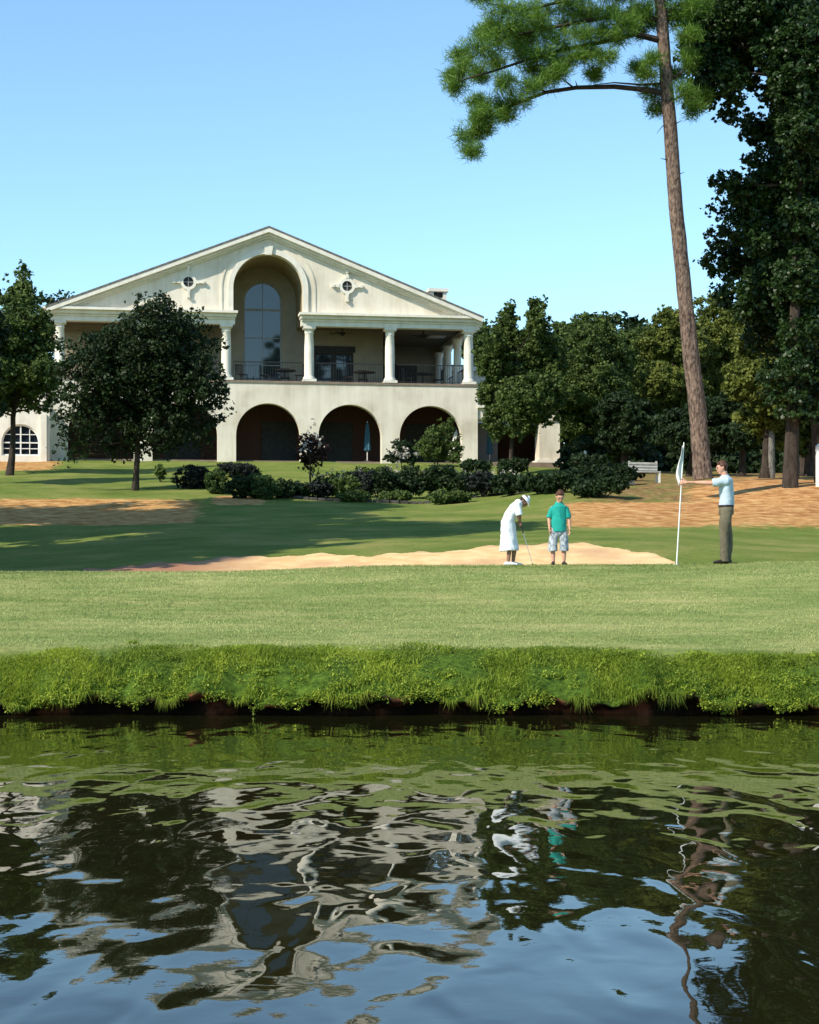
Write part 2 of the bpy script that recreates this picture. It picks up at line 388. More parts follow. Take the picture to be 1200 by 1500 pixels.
def bunker():
    px = np.array([120, 200, 300, 400, 530, 600, 700, 750, 800, 870, 920, 960, 990])
    bp = np.array([834, 829, 820, 814, 813, 811, 803, 799, 795, 799, 804, 814, 826])
    us = np.linspace(122, 989, 220); back = []
    for u in us:
        p = np.interp(u, px, bp)+2.0*math.sin(u*.05)+1.0*math.sin(u*.13)
        back.append(min(D_of(u, p, 33.2, 40), 38.6))
    front = 31.75+.12*np.sin(us*.03)
    e = np.sin(np.pi*np.clip((us-122)/(989-122), 0, 1))
    tp = np.clip((us-122)/70, 0, 1)*np.clip((989-us)/60, 0, 1)
    front = front+(1-np.sqrt(np.clip(tp, 0, 1)))*1.2
    back = np.maximum(np.array(back), front+.05)
    nv = 26; V = []
    for k in range(nv):
        s = k/(nv-1); D = front*(1-s)+back*s; x = (us-600)/F*D
        lift = .02+.09*np.sin(math.pi*s)*0
        z = gz(x, D)+.02+.02*(vnoise(x, D, 31, 2.5)-.5)*(1 if 0 < k < nv-1 else 0)
        z = z-(.03 if k in (0, nv-1) else 0)
        V.append(np.stack([x, D, z], -1))
    V = np.array(V).reshape(-1, 3); idx = np.arange(nv*len(us)).reshape(nv, len(us))
    Fq = np.stack([idx[:-1, :-1], idx[:-1, 1:], idx[1:, 1:], idx[1:, :-1]], -1).reshape(-1, 4)
    m = mat('bunker_sand', (.62, .40, .17), (.76, .54, .27), 2.5, .95, .7, 18, c3=(.55, .33, .17), scale3=.7)
    t = m.node_tree; pb = t.nodes['Principled BSDF']; old = pb.inputs['Base Color'].links[0].from_socket
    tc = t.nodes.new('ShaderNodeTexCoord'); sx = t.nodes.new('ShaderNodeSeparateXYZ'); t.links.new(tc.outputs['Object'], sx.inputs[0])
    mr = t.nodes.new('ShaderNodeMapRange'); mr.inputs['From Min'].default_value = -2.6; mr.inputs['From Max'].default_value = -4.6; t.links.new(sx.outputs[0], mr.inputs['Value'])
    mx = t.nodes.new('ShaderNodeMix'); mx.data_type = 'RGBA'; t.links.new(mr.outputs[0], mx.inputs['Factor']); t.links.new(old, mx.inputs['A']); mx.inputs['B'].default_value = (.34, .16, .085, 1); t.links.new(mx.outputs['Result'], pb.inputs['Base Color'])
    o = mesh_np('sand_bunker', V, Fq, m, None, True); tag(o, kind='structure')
bunker()

def grass(name, x, y, h, wd, mt, lean=.5, streak=False, droop=0, zoff=0, zfn=gz, label='grass'):
    n = len(x); z = zfn(x, y)+zoff
    a = rng.uniform(0, 2*np.pi, n); dx = np.cos(a); dy = np.sin(a)
    l = rng.uniform(0, lean, n)*h; la = rng.uniform(0, 2*np.pi, n)
    lx = np.cos(la)*l; ly = np.sin(la)*l-droop*h*.3
    b = np.stack([x, y, z], -1); sd_ = np.stack([dx, dy, dx*0], -1)*(wd/2)[:, None]
    mid = b+np.stack([lx*.35, ly*.6, h*(.6 if not droop else .1)], -1); tip = b+np.stack([lx, ly, h*(1-droop*.9)], -1)
    V = np.stack([b-sd_, b+sd_, mid+sd_*.7, mid-sd_*.7, tip+sd_*.1, tip-sd_*.1], 1).reshape(-1, 3)
    i = np.arange(n)[:, None]*6; Fq = np.concatenate([i+np.array([[0, 1, 2, 3]]), i+np.array([[3, 2, 4, 5]])])
    r = np.clip(vnoise(x, y, 41, 1.3)*.6+vnoise(x, y, 43, 4)*.25+rng.random(n)*.35-.1, 0, 1)
    if streak: r = np.clip((vnoise(x*.28, y*1.9, 44)-.5)*1.1+.35*(vnoise(x*1.2, y*3, 45)-.5)+.45+(rng.random(n)-.5)*.35, 0, 1)
    o = mesh_np(name, V, Fq, mt, None, False, {'rnd': np.repeat(r, 6)})
    tag(o, label, 'grass', kind='stuff'); return o
def bank_grass():
    n = 150000
    x = rng.uniform(-8.5, 8.5, n); e = edge(x)
    t = rng.random(n)**.8; y = e-.04+t*(.55+1.1*vnoise(x, x*0, 51, .7))
    keep = rng.random(n) < np.clip(-.05+vnoise(x, y, 52, 2.2)*1.5, 0, 1)
    keep &= (rng.random(n) < np.clip((1.75-t*1.75)/.35+.12, 0, 1))
    x = x[keep]; y = y[keep]; t = t[keep]
    h = rng.uniform(.03, .12, len(x))*(.15+1.1*vnoise(x, y, 53, 2.6)**1.5)*(1.05-.6*t)
    grass('bank_grass', x, y, h, rng.uniform(.010, .022, len(x)), M['grass_blade'], 1.5, label='lush bright green grass tufting along the top of the pond bank')
    n = 9000; x = rng.uniform(-8.5, 8.5, n); k = vnoise(x, x*0, 54, 1.3)+.4*rng.random(n) > .72; x = x[k]; y = edge(x)-.05+rng.uniform(-.01, .05, len(x))
    h = rng.uniform(.02, .19, len(x))*(.1+1.3*vnoise(x, x*0, 55, 6.))**1.3
    def zf(x, y): return .25+lip(x)
    n_ = len(x)
    grass('hanging_grass', x, y, h, rng.uniform(.006, .012, n_), M['grass_blade'], .9, droop=2.0, zoff=0, zfn=zf, label='grass blades hanging over the dark undercut edge of the bank')
    n = 110000; x = rng.uniform(-9.5, 9.5, n); y = 23.9+rng.random(n)*7.4
    h = rng.uniform(.012, .03, n)
    grass('lawn_grass', x, y, h, rng.uniform(.006, .014, n), M['grass_short'], 1.2, streak=True, label='short pale mown grass covering the putting green')
bank_grass()
# ---------------------------------------------------------------- clubhouse
def arch_z(op, x):
    cx, hw, zs, kind = op[:4]
    if kind == 'rect': return zs
    d = min(1, abs(x-cx)/hw); return zs+hw*math.sqrt(max(0, 1-d*d))
def arch_wall(mb, x0, x1, z0, ztop, ops, y0, y1, knots=()):
    """wall from x0 to x1 with openings (centre, half width, springing, kind, sill) """
    xs = {x0, x1, *knots}
    for op in ops:
        cx, hw = op[0], op[1]
        if op[3] == 'rect': xs |= {cx-hw, cx+hw}
        else:
            for k in range(25): xs.add(round(cx-hw*math.cos(math.pi*k/24), 5))
    xs = sorted(xs)
    for a, b in zip(xs, xs[1:]):
        if b-a < 1e-5: continue
        mid = (a+b)/2; o = next((q for q in ops if q[0]-q[1] < mid < q[0]+q[1]), None)
        za, zb = ztop(a), ztop(b)
        def seg(la, lb, ta, tb):
            mb.hexa([(a,y0,la),(b,y0,lb),(b,y1,lb),(a,y1,la),(a,y0,ta),(b,y0,tb),(b,y1,tb),(a,y1,ta)])
        if o is None: seg(z0, z0, za, zb)
        else:
            seg(arch_z(o, a), arch_z(o, b), za, zb)
            if len(o) > 4 and o[4] > z0: seg(z0, z0, o[4], o[4])
def clean(mb):
    """drop the doubled inner faces between neighbouring wall pieces"""
    from collections import defaultdict
    key = lambda p: (round(p[0], 4), round(p[1], 4), round(p[2], 4))
    cnt = defaultdict(list)
    for i, f in enumerate(mb.f): cnt[frozenset(key(mb.v[k]) for k in f)].append(i)
    bad = {i for l in cnt.values() if len(l) > 1 for i in l}
    mb.f = [f for i, f in enumerate(mb.f) if i not in bad]; return mb
def ring(mb, cx, zc, r0, r1, y0, y1, a0=0, a1=math.pi, n=32, foot=None):
    pts = [(math.cos(a0+(a1-a0)*k/n), math.sin(a0+(a1-a0)*k/n)) for k in range(n+1)]
    for (c0, s0), (c1, s1) in zip(pts, pts[1:]):
        mb.hexa([(cx+r0*c0,y0,zc+r0*s0),(cx+r1*c0,y0,zc+r1*s0),(cx+r1*c0,y1,zc+r1*s0),(cx+r0*c0,y1,zc+r0*s0),
                 (cx+r0*c1,y0,zc+r0*s1),(cx+r1*c1,y0,zc+r1*s1),(cx+r1*c1,y1,zc+r1*s1),(cx+r0*c1,y1,zc+r0*s1)])
    return mb
BX, BY, BZ, BR = -7.48, 94.0, 8.154, R(9)
def L2W(x, y, z=0):
    return Vector((BX+x*math.cos(BR)-y*math.sin(BR), BY+x*math.sin(BR)+y*math.cos(BR), BZ+z))
FL = 4.25; DP = 4.0; HW = 11.3
def clubhouse():
    h = thing('clubhouse', 'cream stucco two storey clubhouse with pedimented front, tall arched niche and arcade', 'building', (BX, BY, BZ), BR)
    P = lambda mb, n, m, par=None, **k: mb.build(n, M[m] if isinstance(m, str) else m, par or h, **k)
    # lower arcade wall
    ops = [(c, 1.70, 1.42, 'arch') for c in (-8.74, -4.37, 0, 4.37, 8.74)]
    mb = MB(); arch_wall(mb, -HW, HW, -1, lambda x: FL-.06, ops, 0, .55); P(clean(mb), 'arcade_wall', 'stucco')
    mb = MB(); mb.box(-HW-.04, HW+.04, -.05, DP, FL-.06, FL+.06); P(mb, 'balcony_floor', 'floor')
    mb = MB(); mb.box(-HW, HW, .55, DP, -1, .12); P(mb, 'porch_floor', 'floor')
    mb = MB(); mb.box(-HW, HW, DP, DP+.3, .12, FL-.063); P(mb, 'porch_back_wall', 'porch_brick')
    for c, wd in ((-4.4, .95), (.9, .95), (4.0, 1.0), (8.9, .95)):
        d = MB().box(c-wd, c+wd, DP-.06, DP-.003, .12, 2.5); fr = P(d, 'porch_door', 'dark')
    for s in (-1, 1): P(MB().box(s*(HW-.3) if s > 0 else -HW, HW if s > 0 else -HW+.3, .553, DP-.003, .123, FL-.063), 'porch_end_wall', 'stucco')
    P(MB().box(-HW+.31, HW-.31, .553, DP-.003, FL-.12, FL-.066), 'porch_ceiling', 'ceiling')
    # balcony back wall
    nw = (0, 1.05, 9.15, 'arch', FL+.25); fd = (3.95, 1.1, FL+2.15, 'rect'); fd2 = (-4.4, 1.1, FL+2.15, 'rect')
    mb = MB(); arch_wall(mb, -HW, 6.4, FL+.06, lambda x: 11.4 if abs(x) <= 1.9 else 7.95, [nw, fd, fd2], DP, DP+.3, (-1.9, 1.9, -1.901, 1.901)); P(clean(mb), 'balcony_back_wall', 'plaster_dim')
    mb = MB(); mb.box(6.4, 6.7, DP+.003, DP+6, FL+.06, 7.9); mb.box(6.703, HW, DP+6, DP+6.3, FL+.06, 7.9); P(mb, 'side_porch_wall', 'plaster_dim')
    P(MB().box(6.4, HW, DP+.003, DP+6, FL-.2, FL+.05), 'side_porch_floor', 'floor')
    P(MB().box(7.5, 9.6, DP+5.93, DP+5.99, FL+.1, FL+2.3), 'side_door', 'dark')
    # tall window
    w_ = MB(); y0 = DP+.08; y1 = DP+.16
    w_.box(-1.05, -.97, y0, y1, FL+.25, 9.15); w_.box(.97, 1.05, y0, y1, FL+.25, 9.15); w_.box(-.97, .97, y0, y1, FL+.25, FL+.35)
    ring(w_, 0, 9.15, .97, 1.05, y0, y1)
    for z in (8.62, 7.1, 5.6): w_.box(-.97, .97, y0+.005, y1-.005, z, z+(.12 if z == 8.62 else .045))
    w_.box(-.02, .02, y0+.012, y1-.012, FL+.35, 9.15+.95)
    fr = P(w_, 'niche_window', 'winframe')
    g = MB(); arch_wall(g, -.97, .97, FL+.35, lambda x: 9.15+math.sqrt(max(.001, .97**2-x*x)), [], DP+.11, DP+.125, [-.97*math.cos(math.pi*k/20) for k in range(1, 20)]); P(clean(g), 'pane', 'glass', fr)
    # french doors
    for c in (3.95, -4.4):
        d = MB(); z0 = FL+.06; zt = FL+2.15
        for s in (-1, 1):
            x0 = c+(-1.1 if s < 0 else .02); x1 = c+(-.02 if s < 0 else 1.1)
            d.box(x0, x0+.14, y0, y1, z0, zt); d.box(x1-.14, x1, y0, y1, z0, zt); d.box(x0+.14, x1-.14, y0, y1, z0, z0+.22); d.box(x0+.14, x1-.14, y0, y1, zt-.14, zt)
            d.box((x0+x1)/2-.015, (x0+x1)/2+.015, y0+.01, y1-.01, z0+.22, zt-.14)
            for q in range(1, 4): d.box(x0+.14, x1-.14, y0+.013, y1-.013, z0+.22+q*.43-.012, z0+.22+q*.43+.012)
        f2 = P(d, 'french_door', 'dark')
        for s in (-1, 1):
            x0 = c+(-.96 if s < 0 else .16); P(MB().box(x0, x0+.8, DP+.11, DP+.125, z0+.22, zt-.14), 'pane', 'glass', f2)
        P(MB().box(c-1.2, c+1.2, DP-.05, DP-.003, zt+.003, zt+.35), 'door_header', 'dark')
    # niche vault and loggia ceiling
    v = MB(); ring(v, 0, 9.17, 1.853, 1.99, .503, DP-.003); v.box(-1.99, -1.853, .503, DP-.003, 7.6, 9.17); v.box(1.853, 1.99, .503, DP-.003, 7.6, 9.17)
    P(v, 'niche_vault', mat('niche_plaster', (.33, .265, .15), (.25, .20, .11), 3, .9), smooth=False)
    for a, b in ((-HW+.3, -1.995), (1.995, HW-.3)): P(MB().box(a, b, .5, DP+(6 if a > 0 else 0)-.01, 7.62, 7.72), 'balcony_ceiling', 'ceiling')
    # entablature
    for a, b in ((-HW-.1, -1.75), (1.75, HW+.1)):
        e = MB(); e.box(a, b, -.03, .5, 7.26, 7.50); e.box(a-.05*(a < 0), b+.05*(b > 5), -.10, .5, 7.503, 7.62); ent = P(e, 'entablature', 'trim')
        c = MB(); c.box(a-.3 if a < 0 else a-.12, b+.12 if b > 5 else b+.12, -.46, .497, 7.80, 7.93); c.box(a-.2 if a < 0 else a-.05, b+.1 if b > 5 else b+.05, -.25, .5, 7.623, 7.797); P(c, 'cornice', 'trim', ent)
    for s in (-1, 1):
        x0, x1 = (HW-.35, HW+.1) if s > 0 else (-HW-.1, -HW+.35)
        P(MB().box(x0, x1, .5, 10 if s > 0 else DP, 7.26, 7.93), 'side_entablature', 'trim')
    # columns
    for x in (-10.85, -6.55, -2.2, 2.2, 6.55, 10.85):
        c = MB(); c.box(x-.36, x+.36, -.07, .65-.0, FL+.06, FL+.20); c.lathe(x, .29, [(.33, FL+.2), (.33, FL+.28), (.28, FL+.34), (.26, FL+.4), (.262, FL+1.2), (.255, FL+1.9), (.225, 6.88), (.26, 6.92), (.235, 6.97), (.235, 7.03), (.31, 7.10), (.31, 7.12)], 24); c.box(x-.33, x+.33, -.04, .62, 7.12, 7.257)
        P(c, 'column', 'trim', smooth=True)
    # far column of the side porch
    for yy in (3.6, 6.6, 9.6):
        c = MB(); c.lathe(10.85, yy, [(.3, FL+.06), (.3, FL+.25), (.24, FL+.35), (.21, 6.9), (.28, 7.05), (.28, 7.25)], 16); P(c, 'side_column', 'trim', smooth=True)
    # gable
    top = lambda x: 12.2-abs(x)*.39
    mb = MB(); arch_wall(mb, -HW, HW, 7.623, lambda x: max(top(x)-.02, 7.64), [(0, 1.85, 9.17, 'arch')], .0, .5, (0,)); gab = P(clean(mb), 'gable_wall', 'stucco')
    a = MB(); ring(a, 0, 9.17, 1.85, 2.12, -.10, -.003); a.box(-2.12, -1.85, -.10, -.003, 7.94, 9.17); a.box(1.85, 2.12, -.10, -.003, 7.94, 9.17); arc = P(a, 'archivolt', 'trim')
    for sgn, a0, a1 in ((1, 0, 62), (-1, 118, 180)):
        a = MB(); a.box(*sorted((sgn*2.42, sgn*2.52)), -.04, -.003, 7.94, 9.17); ring(a, 0, 9.17, 2.42, 2.52, -.04, -.003, R(a0), R(a1)); P(a, 'archivolt_edge', 'stucco')
    a = MB(); a.hexa([(-.17,-.2,10.95),(.17,-.2,10.95),(.17,-.103,10.95),(-.17,-.103,10.95),(-.24,-.2,11.42),(.24,-.2,11.42),(.24,-.103,11.42),(-.24,-.103,11.42)]); P(a, 'keystone', 'trim', arc)
    # oculus with four rays
    for cx in (-4.2, 4.2):
        zc = 9.42; o = MB(); ring(o, cx, zc, .27, .42, -.12, -.003, 0, 2*math.pi, 28)
        for q in range(4):
            an = q*math.pi/2; ca, sa = math.cos(an), math.sin(an)
            pt = lambda r, s, y: (cx+ca*r-sa*s, y, zc+sa*r+ca*s)
            o.hexa([pt(.42,-.10,-.14), pt(.72,-.035,-.14), pt(.72,-.035,-.004), pt(.42,-.10,-.004), pt(.42,.10,-.14), pt(.72,.035,-.14), pt(.72,.035,-.004), pt(.42,.10,-.004)])
            o.box(cx+ca*.76-.075, cx+ca*.76+.075, -.17, -.004, zc+sa*.76-.075, zc+sa*.76+.075)
        oc = P(o, 'oculus', 'trim'); g = MB(); g.lathe(0, 0, [(.268, 0), (.268, .03)], 24)
        g.v = [(cx+p[0], -.04+p[2], zc+p[1]) for p in g.v]; pn = P(g, 'pane', 'dark', oc)
        P(MB().box(cx-.26, cx+.26, -.065, -.045, zc-.02, zc+.02).box(cx-.02, cx+.02, -.064, -.046, zc-.26, zc+.26), 'glazing_bar', 'winframe', oc)
    # roof and rakes
    RX = 11.55; lift = .12
    r_ = MB(); 
    for s in (-1, 1):
        za = top(0)+lift; zb = top(RX)+lift
        pts = [(0,-.52,za),(s*RX,-.52,zb),(s*RX,24,zb),(0,24,za),(0,-.52,za+.10),(s*RX,-.52,zb+.10),(s*RX,24,zb+.10),(0,24,za+.10)]
        r_.hexa(pts)
    rf = P(r_, 'roof', 'roof')
    for s in (-1, 1):
        q = MB()
        for (d0, d1, ya, yb) in ((-.10, .115, -.50, 0.0), (-.24, -.103, -.28, 0.0), (-.34, -.243, -.12, 0.0)):
            za, zb = top(0), top(RX-.05)
            q.hexa([(s*.0,ya,za+d0),(s*(RX-.05),ya,zb+d0),(s*(RX-.05),yb-.003,zb+d0),(0,yb-.003,za+d0),(0,ya,za+d1),(s*(RX-.05),ya,zb+d1),(s*(RX-.05),yb-.003,zb+d1),(0,yb-.003,za+d1)])
        P(q, 'raking_cornice', 'trim', rf)
        P(MB().box(s*HW if s > 0 else -RX+.02, RX-.02 if s > 0 else -HW, .01, 23.9, top(RX)-.12, top(RX)+.1), 'eave', 'trim', rf)
    ch = MB(); ch.box(9.55, 10.5, 5, 6.0, 7.6, 9.75); ch.box(9.55, 9.75, 5, 6.0, 9.753, 10.1); ch.box(10.3, 10.5, 5, 6.0, 9.753, 10.1); ch.box(9.45, 10.6, 4.9, 6.1, 10.103, 10.28)
    c = P(ch, 'chimney', 'trim', rf); P(MB().box(9.753, 10.297, 5.25, 5.75, 9.753, 10.1), 'flue', 'dark', c)
    # main block behind
    mb = MB(); mb.box(-HW, 6.4, DP+.303, 23.5, -1, 8.3); mb.box(6.403, HW, DP+6.303, 23.5, -1, 8.3); mb.box(6.403, HW-.003, DP+.303, DP+6.3, -1, FL-.21); P(mb, 'rear_wall', 'stucco')
    # railing
    for a, b in ((-10.49, -6.91), (-6.19, -2.56), (-1.84, 1.84), (2.56, 6.19), (6.91, 10.49)):
        q = MB(); q.box(a, b, .20, .25, FL+1.05, FL+1.10); q.box(a, b, .21, .24, FL+.14, FL+.17)
        n = int((b-a)/.13)
        for k in range(n+1):
            x = a+.01+(b-a-.035)*k/n; q.box(x, x+.016, .217, .233, FL+.17, FL+1.05)
        P(q, 'railing', 'iron')
    q = MB(); q.box(10.83, 10.87, .6, 9.6, FL+1.05, FL+1.10)
    for k in range(40): q.box(10.84, 10.856, .7+k*.22, .716+k*.22, FL+.06, FL+1.05)
    P(q, 'side_railing', 'iron')
    return h
clubhouse()

def wings():
    # low wing with the fanlight window, left
    h = thing('west_wing', 'low white stucco wing with a half round multi pane window', 'building', (BX, BY, BZ), BR); h.name = 'low_wing'
    P = lambda mb, n, m, par=None, **k: mb.build(n, M[m], par or h, **k)
    top = lambda x: 2.35+.85*math.sqrt(max(0, 1-((x+12.6)/1.75)**2)) if -14.35 < x < -10.85 else 2.35
    mb = MB(); arch_wall(mb, -22, -HW-.003, -1, top, [(-12.75, .95, .75, 'arch', .1)], -1.5, -1.0, [-14.35+.25*k for k in range(0, 12)]); P(clean(mb), 'wall', 'trim')
    P(MB().box(-22, -HW-.003, -.99, 9, -1, 2.3), 'side_wall', 'stucco')
    P(MB().hexa([(-22.3,-1.2,2.3),(-HW-.01,-1.2,2.3),(-HW-.01,9.3,2.3),(-22.3,9.3,2.3),(-22.3,-1.2,2.4),(-HW-.01,-1.2,2.4),(-HW-.01,4,3.9),(-22.3,4,3.9)]), 'roof', 'roof')
    w_ = MB(); y0, y1 = -1.4, -1.3; c = -12.75
    ring(w_, c, .75, .87, .95, y0, y1); w_.box(c-.95, c-.87, y0, y1, .1, .75); w_.box(c+.87, c+.95, y0, y1, .1, .75); w_.box(c-.87, c+.87, y0, y1, .1, .17); w_.box(c-.87, c+.87, y0, y1, .73, .79); w_.box(c-.035, c+.035, y0+.003, y1-.003, .17, .73)
    for dx in (-.45, .45): w_.box(c+dx-.02, c+dx+.02, y0+.01, y1-.01, .17, .75+.7)
    w_.box(c-.035, c+.035, y0+.003, y1-.003, .79, 1.63)
    w_.box(c-.78, c+.78, y0+.012, y1-.012, 1.16, 1.20); w_.box(c-.87, c+.87, y0+.012, y1-.012, .44, .48)
    f = P(w_, 'fanlight_window', 'white_paint')
    P(MB().box(c-.95, c+.95, y1+.01, y1+.03, .1, 1.7), 'pane', 'glass', f)
    for x in (-14.2, -11.6): P(MB().box(x-.16, x+.16, -1.62, -1.503, -1, 2.2), 'pilaster', 'trim')
    # right wing: covered terrace with a pale pier
    h2 = thing('side_terrace', 'shaded covered terrace with a pale stucco corner pier at the clubhouse side', 'building', (BX, BY, BZ), BR)
    P2 = lambda mb, n, m, par=None, **k: mb.build(n, M[m], par or h2, **k)
    P2(MB().box(14.75, 15.9, .2, 1.2, -1, 2.45), 'pier', 'stucco'); P2(MB().box(14.6, 16.05, .05, 1.35, -1, .28), 'pier_base', 'trim')
    P2(MB().box(HW+.01, 16.1, .1, 1.3, 2.453, 3.05), 'beam', 'stucco'); P2(MB().box(HW+.01, 16.3, -.1, 7, 3.053, 3.2), 'roof', 'trim')
    P2(MB().box(HW+.01, 16.1, 4.5, 4.8, -1, 2.45), 'back_wall', 'porch_brick'); P2(MB().box(HW+.3, 12.9, 2.4, 2.7, -.2, 2.45), 'screen_wall', 'grey_wall')
    P2(MB().box(HW+.01, 16.8, -.3, 4.5, -1, .12), 'terrace_floor', 'floor'); P2(MB().box(15.3, 15.6, 1.3, 4.5, .123, 2.45), 'end_wall', 'porch_brick')
    h3 = thing('rear_wing', 'flat roofed rear wing with white fascia seen beside the clubhouse eave', 'building', (BX, BY, BZ), BR)
    P3 = lambda mb, n, m, par=None, **k: mb.build(n, M[m], par or h3, **k)
    P3(MB().box(HW+.02, 18, 9, 20, -1, 6.1), 'wall', 'stucco'); P3(MB().box(HW+.02, 18.4, 8.6, 20.3, 6.103, 6.35), 'fascia', 'trim'); P3(MB().box(HW+.1, 18.3, 8.7, 20.2, 6.353, 6.45), 'roof', 'roof')
wings()

def furniture():
    def world(o, x, y, z, rz=0): o.location = L2W(x, y, z); o.rotation_euler = (0, 0, BR+rz)
    t = thing('patio_table', 'dark round patio table on the balcony under the tall niche window', 'table', group='dark tables on the balcony')
    q = MB(); q.lathe(0, 0, [(.0, .70), (.60, .70), (.62, .73), (.60, .75)], 24); q.build('table_top', M['iron'], t, smooth=True)
    q = MB(); q.lathe(0, 0, [(.28, 0), (.28, .03), (.04, .06), (.04, .70)], 12); q.build('pedestal', M['iron'], t)
    world(t, 1.0, 1.5, FL+.06)
    world(dup(t, label='dark patio table on the balcony right of the french doors'), 5.35, 1.6, FL+.06)
    world(dup(t, label='dark patio table in the open right bay of the balcony'), 8.6, 1.8, FL+.06)
    world(dup(t, label='dark patio table behind the small tree, left part of the balcony'), -4.4, 1.6, FL+.06)
    c = thing('patio_chair', 'dark patio chair at the left railing below the niche window', 'chair', group='dark chairs on the balcony')
    MB().box(-.24, .24, -.24, .24, .42, .46).build('seat', M['iron'], c, bevel=.01)
    q = MB(); q.box(-.24, -.20, .20, .24, .463, .95); q.box(.20, .24, .20, .24, .463, .95); q.box(-.24, .24, .20, .24, .953, 1.0)
    for k in range(5): q.box(-.17+k*.075, -.14+k*.075, .21, .23, .463, .953)
    q.build('backrest', M['iron'], c)
    for sx in (-1, 1):
        for sy in (-1, 1): MB().box(sx*.22-.018, sx*.22+.018, sy*.22-.018, sy*.22+.018, 0, .419).build('leg', M['iron'], c)
    world(c, -1.35, 1.2, FL+.06, .6)
    for x, y, r, lb in ((-.1, 1.4, 1.6, 'dark patio chair left of the table under the niche window'), (1.1, 2.5, 0, 'dark patio chair behind the table under the niche window'),
                        (1.75, 1.0, -1.9, 'dark patio chair right of the table, beside the column'), (4.5, 1.5, 1.4, 'dark patio chair between the french doors and their table'),
                        (5.4, 2.6, 0, 'dark patio chair behind the table right of the french doors'), (7.7, 1.6, 1.5, 'dark patio chair left of the table in the right bay'),
                        (9.5, 2.0, -1.5, 'dark patio chair at the far right end of the balcony'), (-5.4, 1.5, 1.5, 'dark patio chair on the balcony behind the small tree')):
        world(dup(c, label=lb), x, y, FL+.06, r)
    f = thing('ceiling_fan', 'dark ceiling fan hanging over the french door bay of the balcony', 'ceiling fan', group='ceiling fans over the balcony')
    q = MB(); q.lathe(0, 0, [(.03, 0), (.03, -.35), (.14, -.37), (.15, -.5), (.05, -.56)][::-1], 12); q.build('motor', M['dark'], f)
    for k in range(5):
        a = k*2*math.pi/5+.3; ca, sa = math.cos(a), math.sin(a)
        pt = lambda r, s, z: (ca*r-sa*s, sa*r+ca*s, z)
        MB().hexa([pt(.14,-.05,-.45), pt(.7,-.08,-.45), pt(.7,.08,-.43), pt(.14,.05,-.43), pt(.14,-.05,-.435), pt(.7,-.08,-.435), pt(.7,.08,-.415), pt(.14,.05,-.415)]).build('blade', M['dark'], f)
    world(f, 4.2, 2.0, 7.62); world(dup(f, label='dark ceiling fan hanging over the right end bay of the balcony'), 8.7, 2.2, 7.62, .4)
    # closed parasols in front of the arcade
    def parasol(name, px_s, y, m, label, tilt=0, hh=2.1):
        u = thing(name, label, 'parasol'); q = MB(); q.tube([(0, 0, 0), (0, 0, hh+.1)], .025, 8); q.build('pole', M['white_paint'], u)
        q = MB(); n = 16; b = []; 
        for r, z in ((.03, hh+.05), (.09, hh-.1), (.14, hh-.6), (.17, hh-1.1), (.2, hh-1.45), (.12, hh-1.5)):
            b.append([(r*(1 if k % 2 else .68)*math.cos(2*math.pi*k/n), r*(1 if k % 2 else .68)*math.sin(2*math.pi*k/n), z) for k in range(n)])
        v = [p for r in b for p in r]; fs = [(i*n+k, i*n+(k+1) % n, (i+1)*n+(k+1) % n, (i+1)*n+k) for i in range(len(b)-1) for k in range(n)]
        q.add(v, fs+[tuple(range(n))]); q.build('canopy', m, u)
        MB().lathe(0, 0, [(.25, 0), (.25, .05), (.05, .09)], 16).build('base', M['stone'], u)
        world(u, px_s, y, .13); u.rotation_euler = (0, tilt, BR)
    parasol('closed_parasol', 5.45, 1.2, M['canvas_blue'], 'closed blue parasol standing in the middle front arch')
    parasol('closed_parasol', 9.95, 1.0, M['canvas_white'], 'closed white parasol leaning in the right hand front arch', R(12), 1.75)
    parasol('closed_parasol', 12.2, 1.2, M['canvas_blue'], 'closed dark blue parasol at the corner between arcade and terrace', 0, 2.0)
furniture()
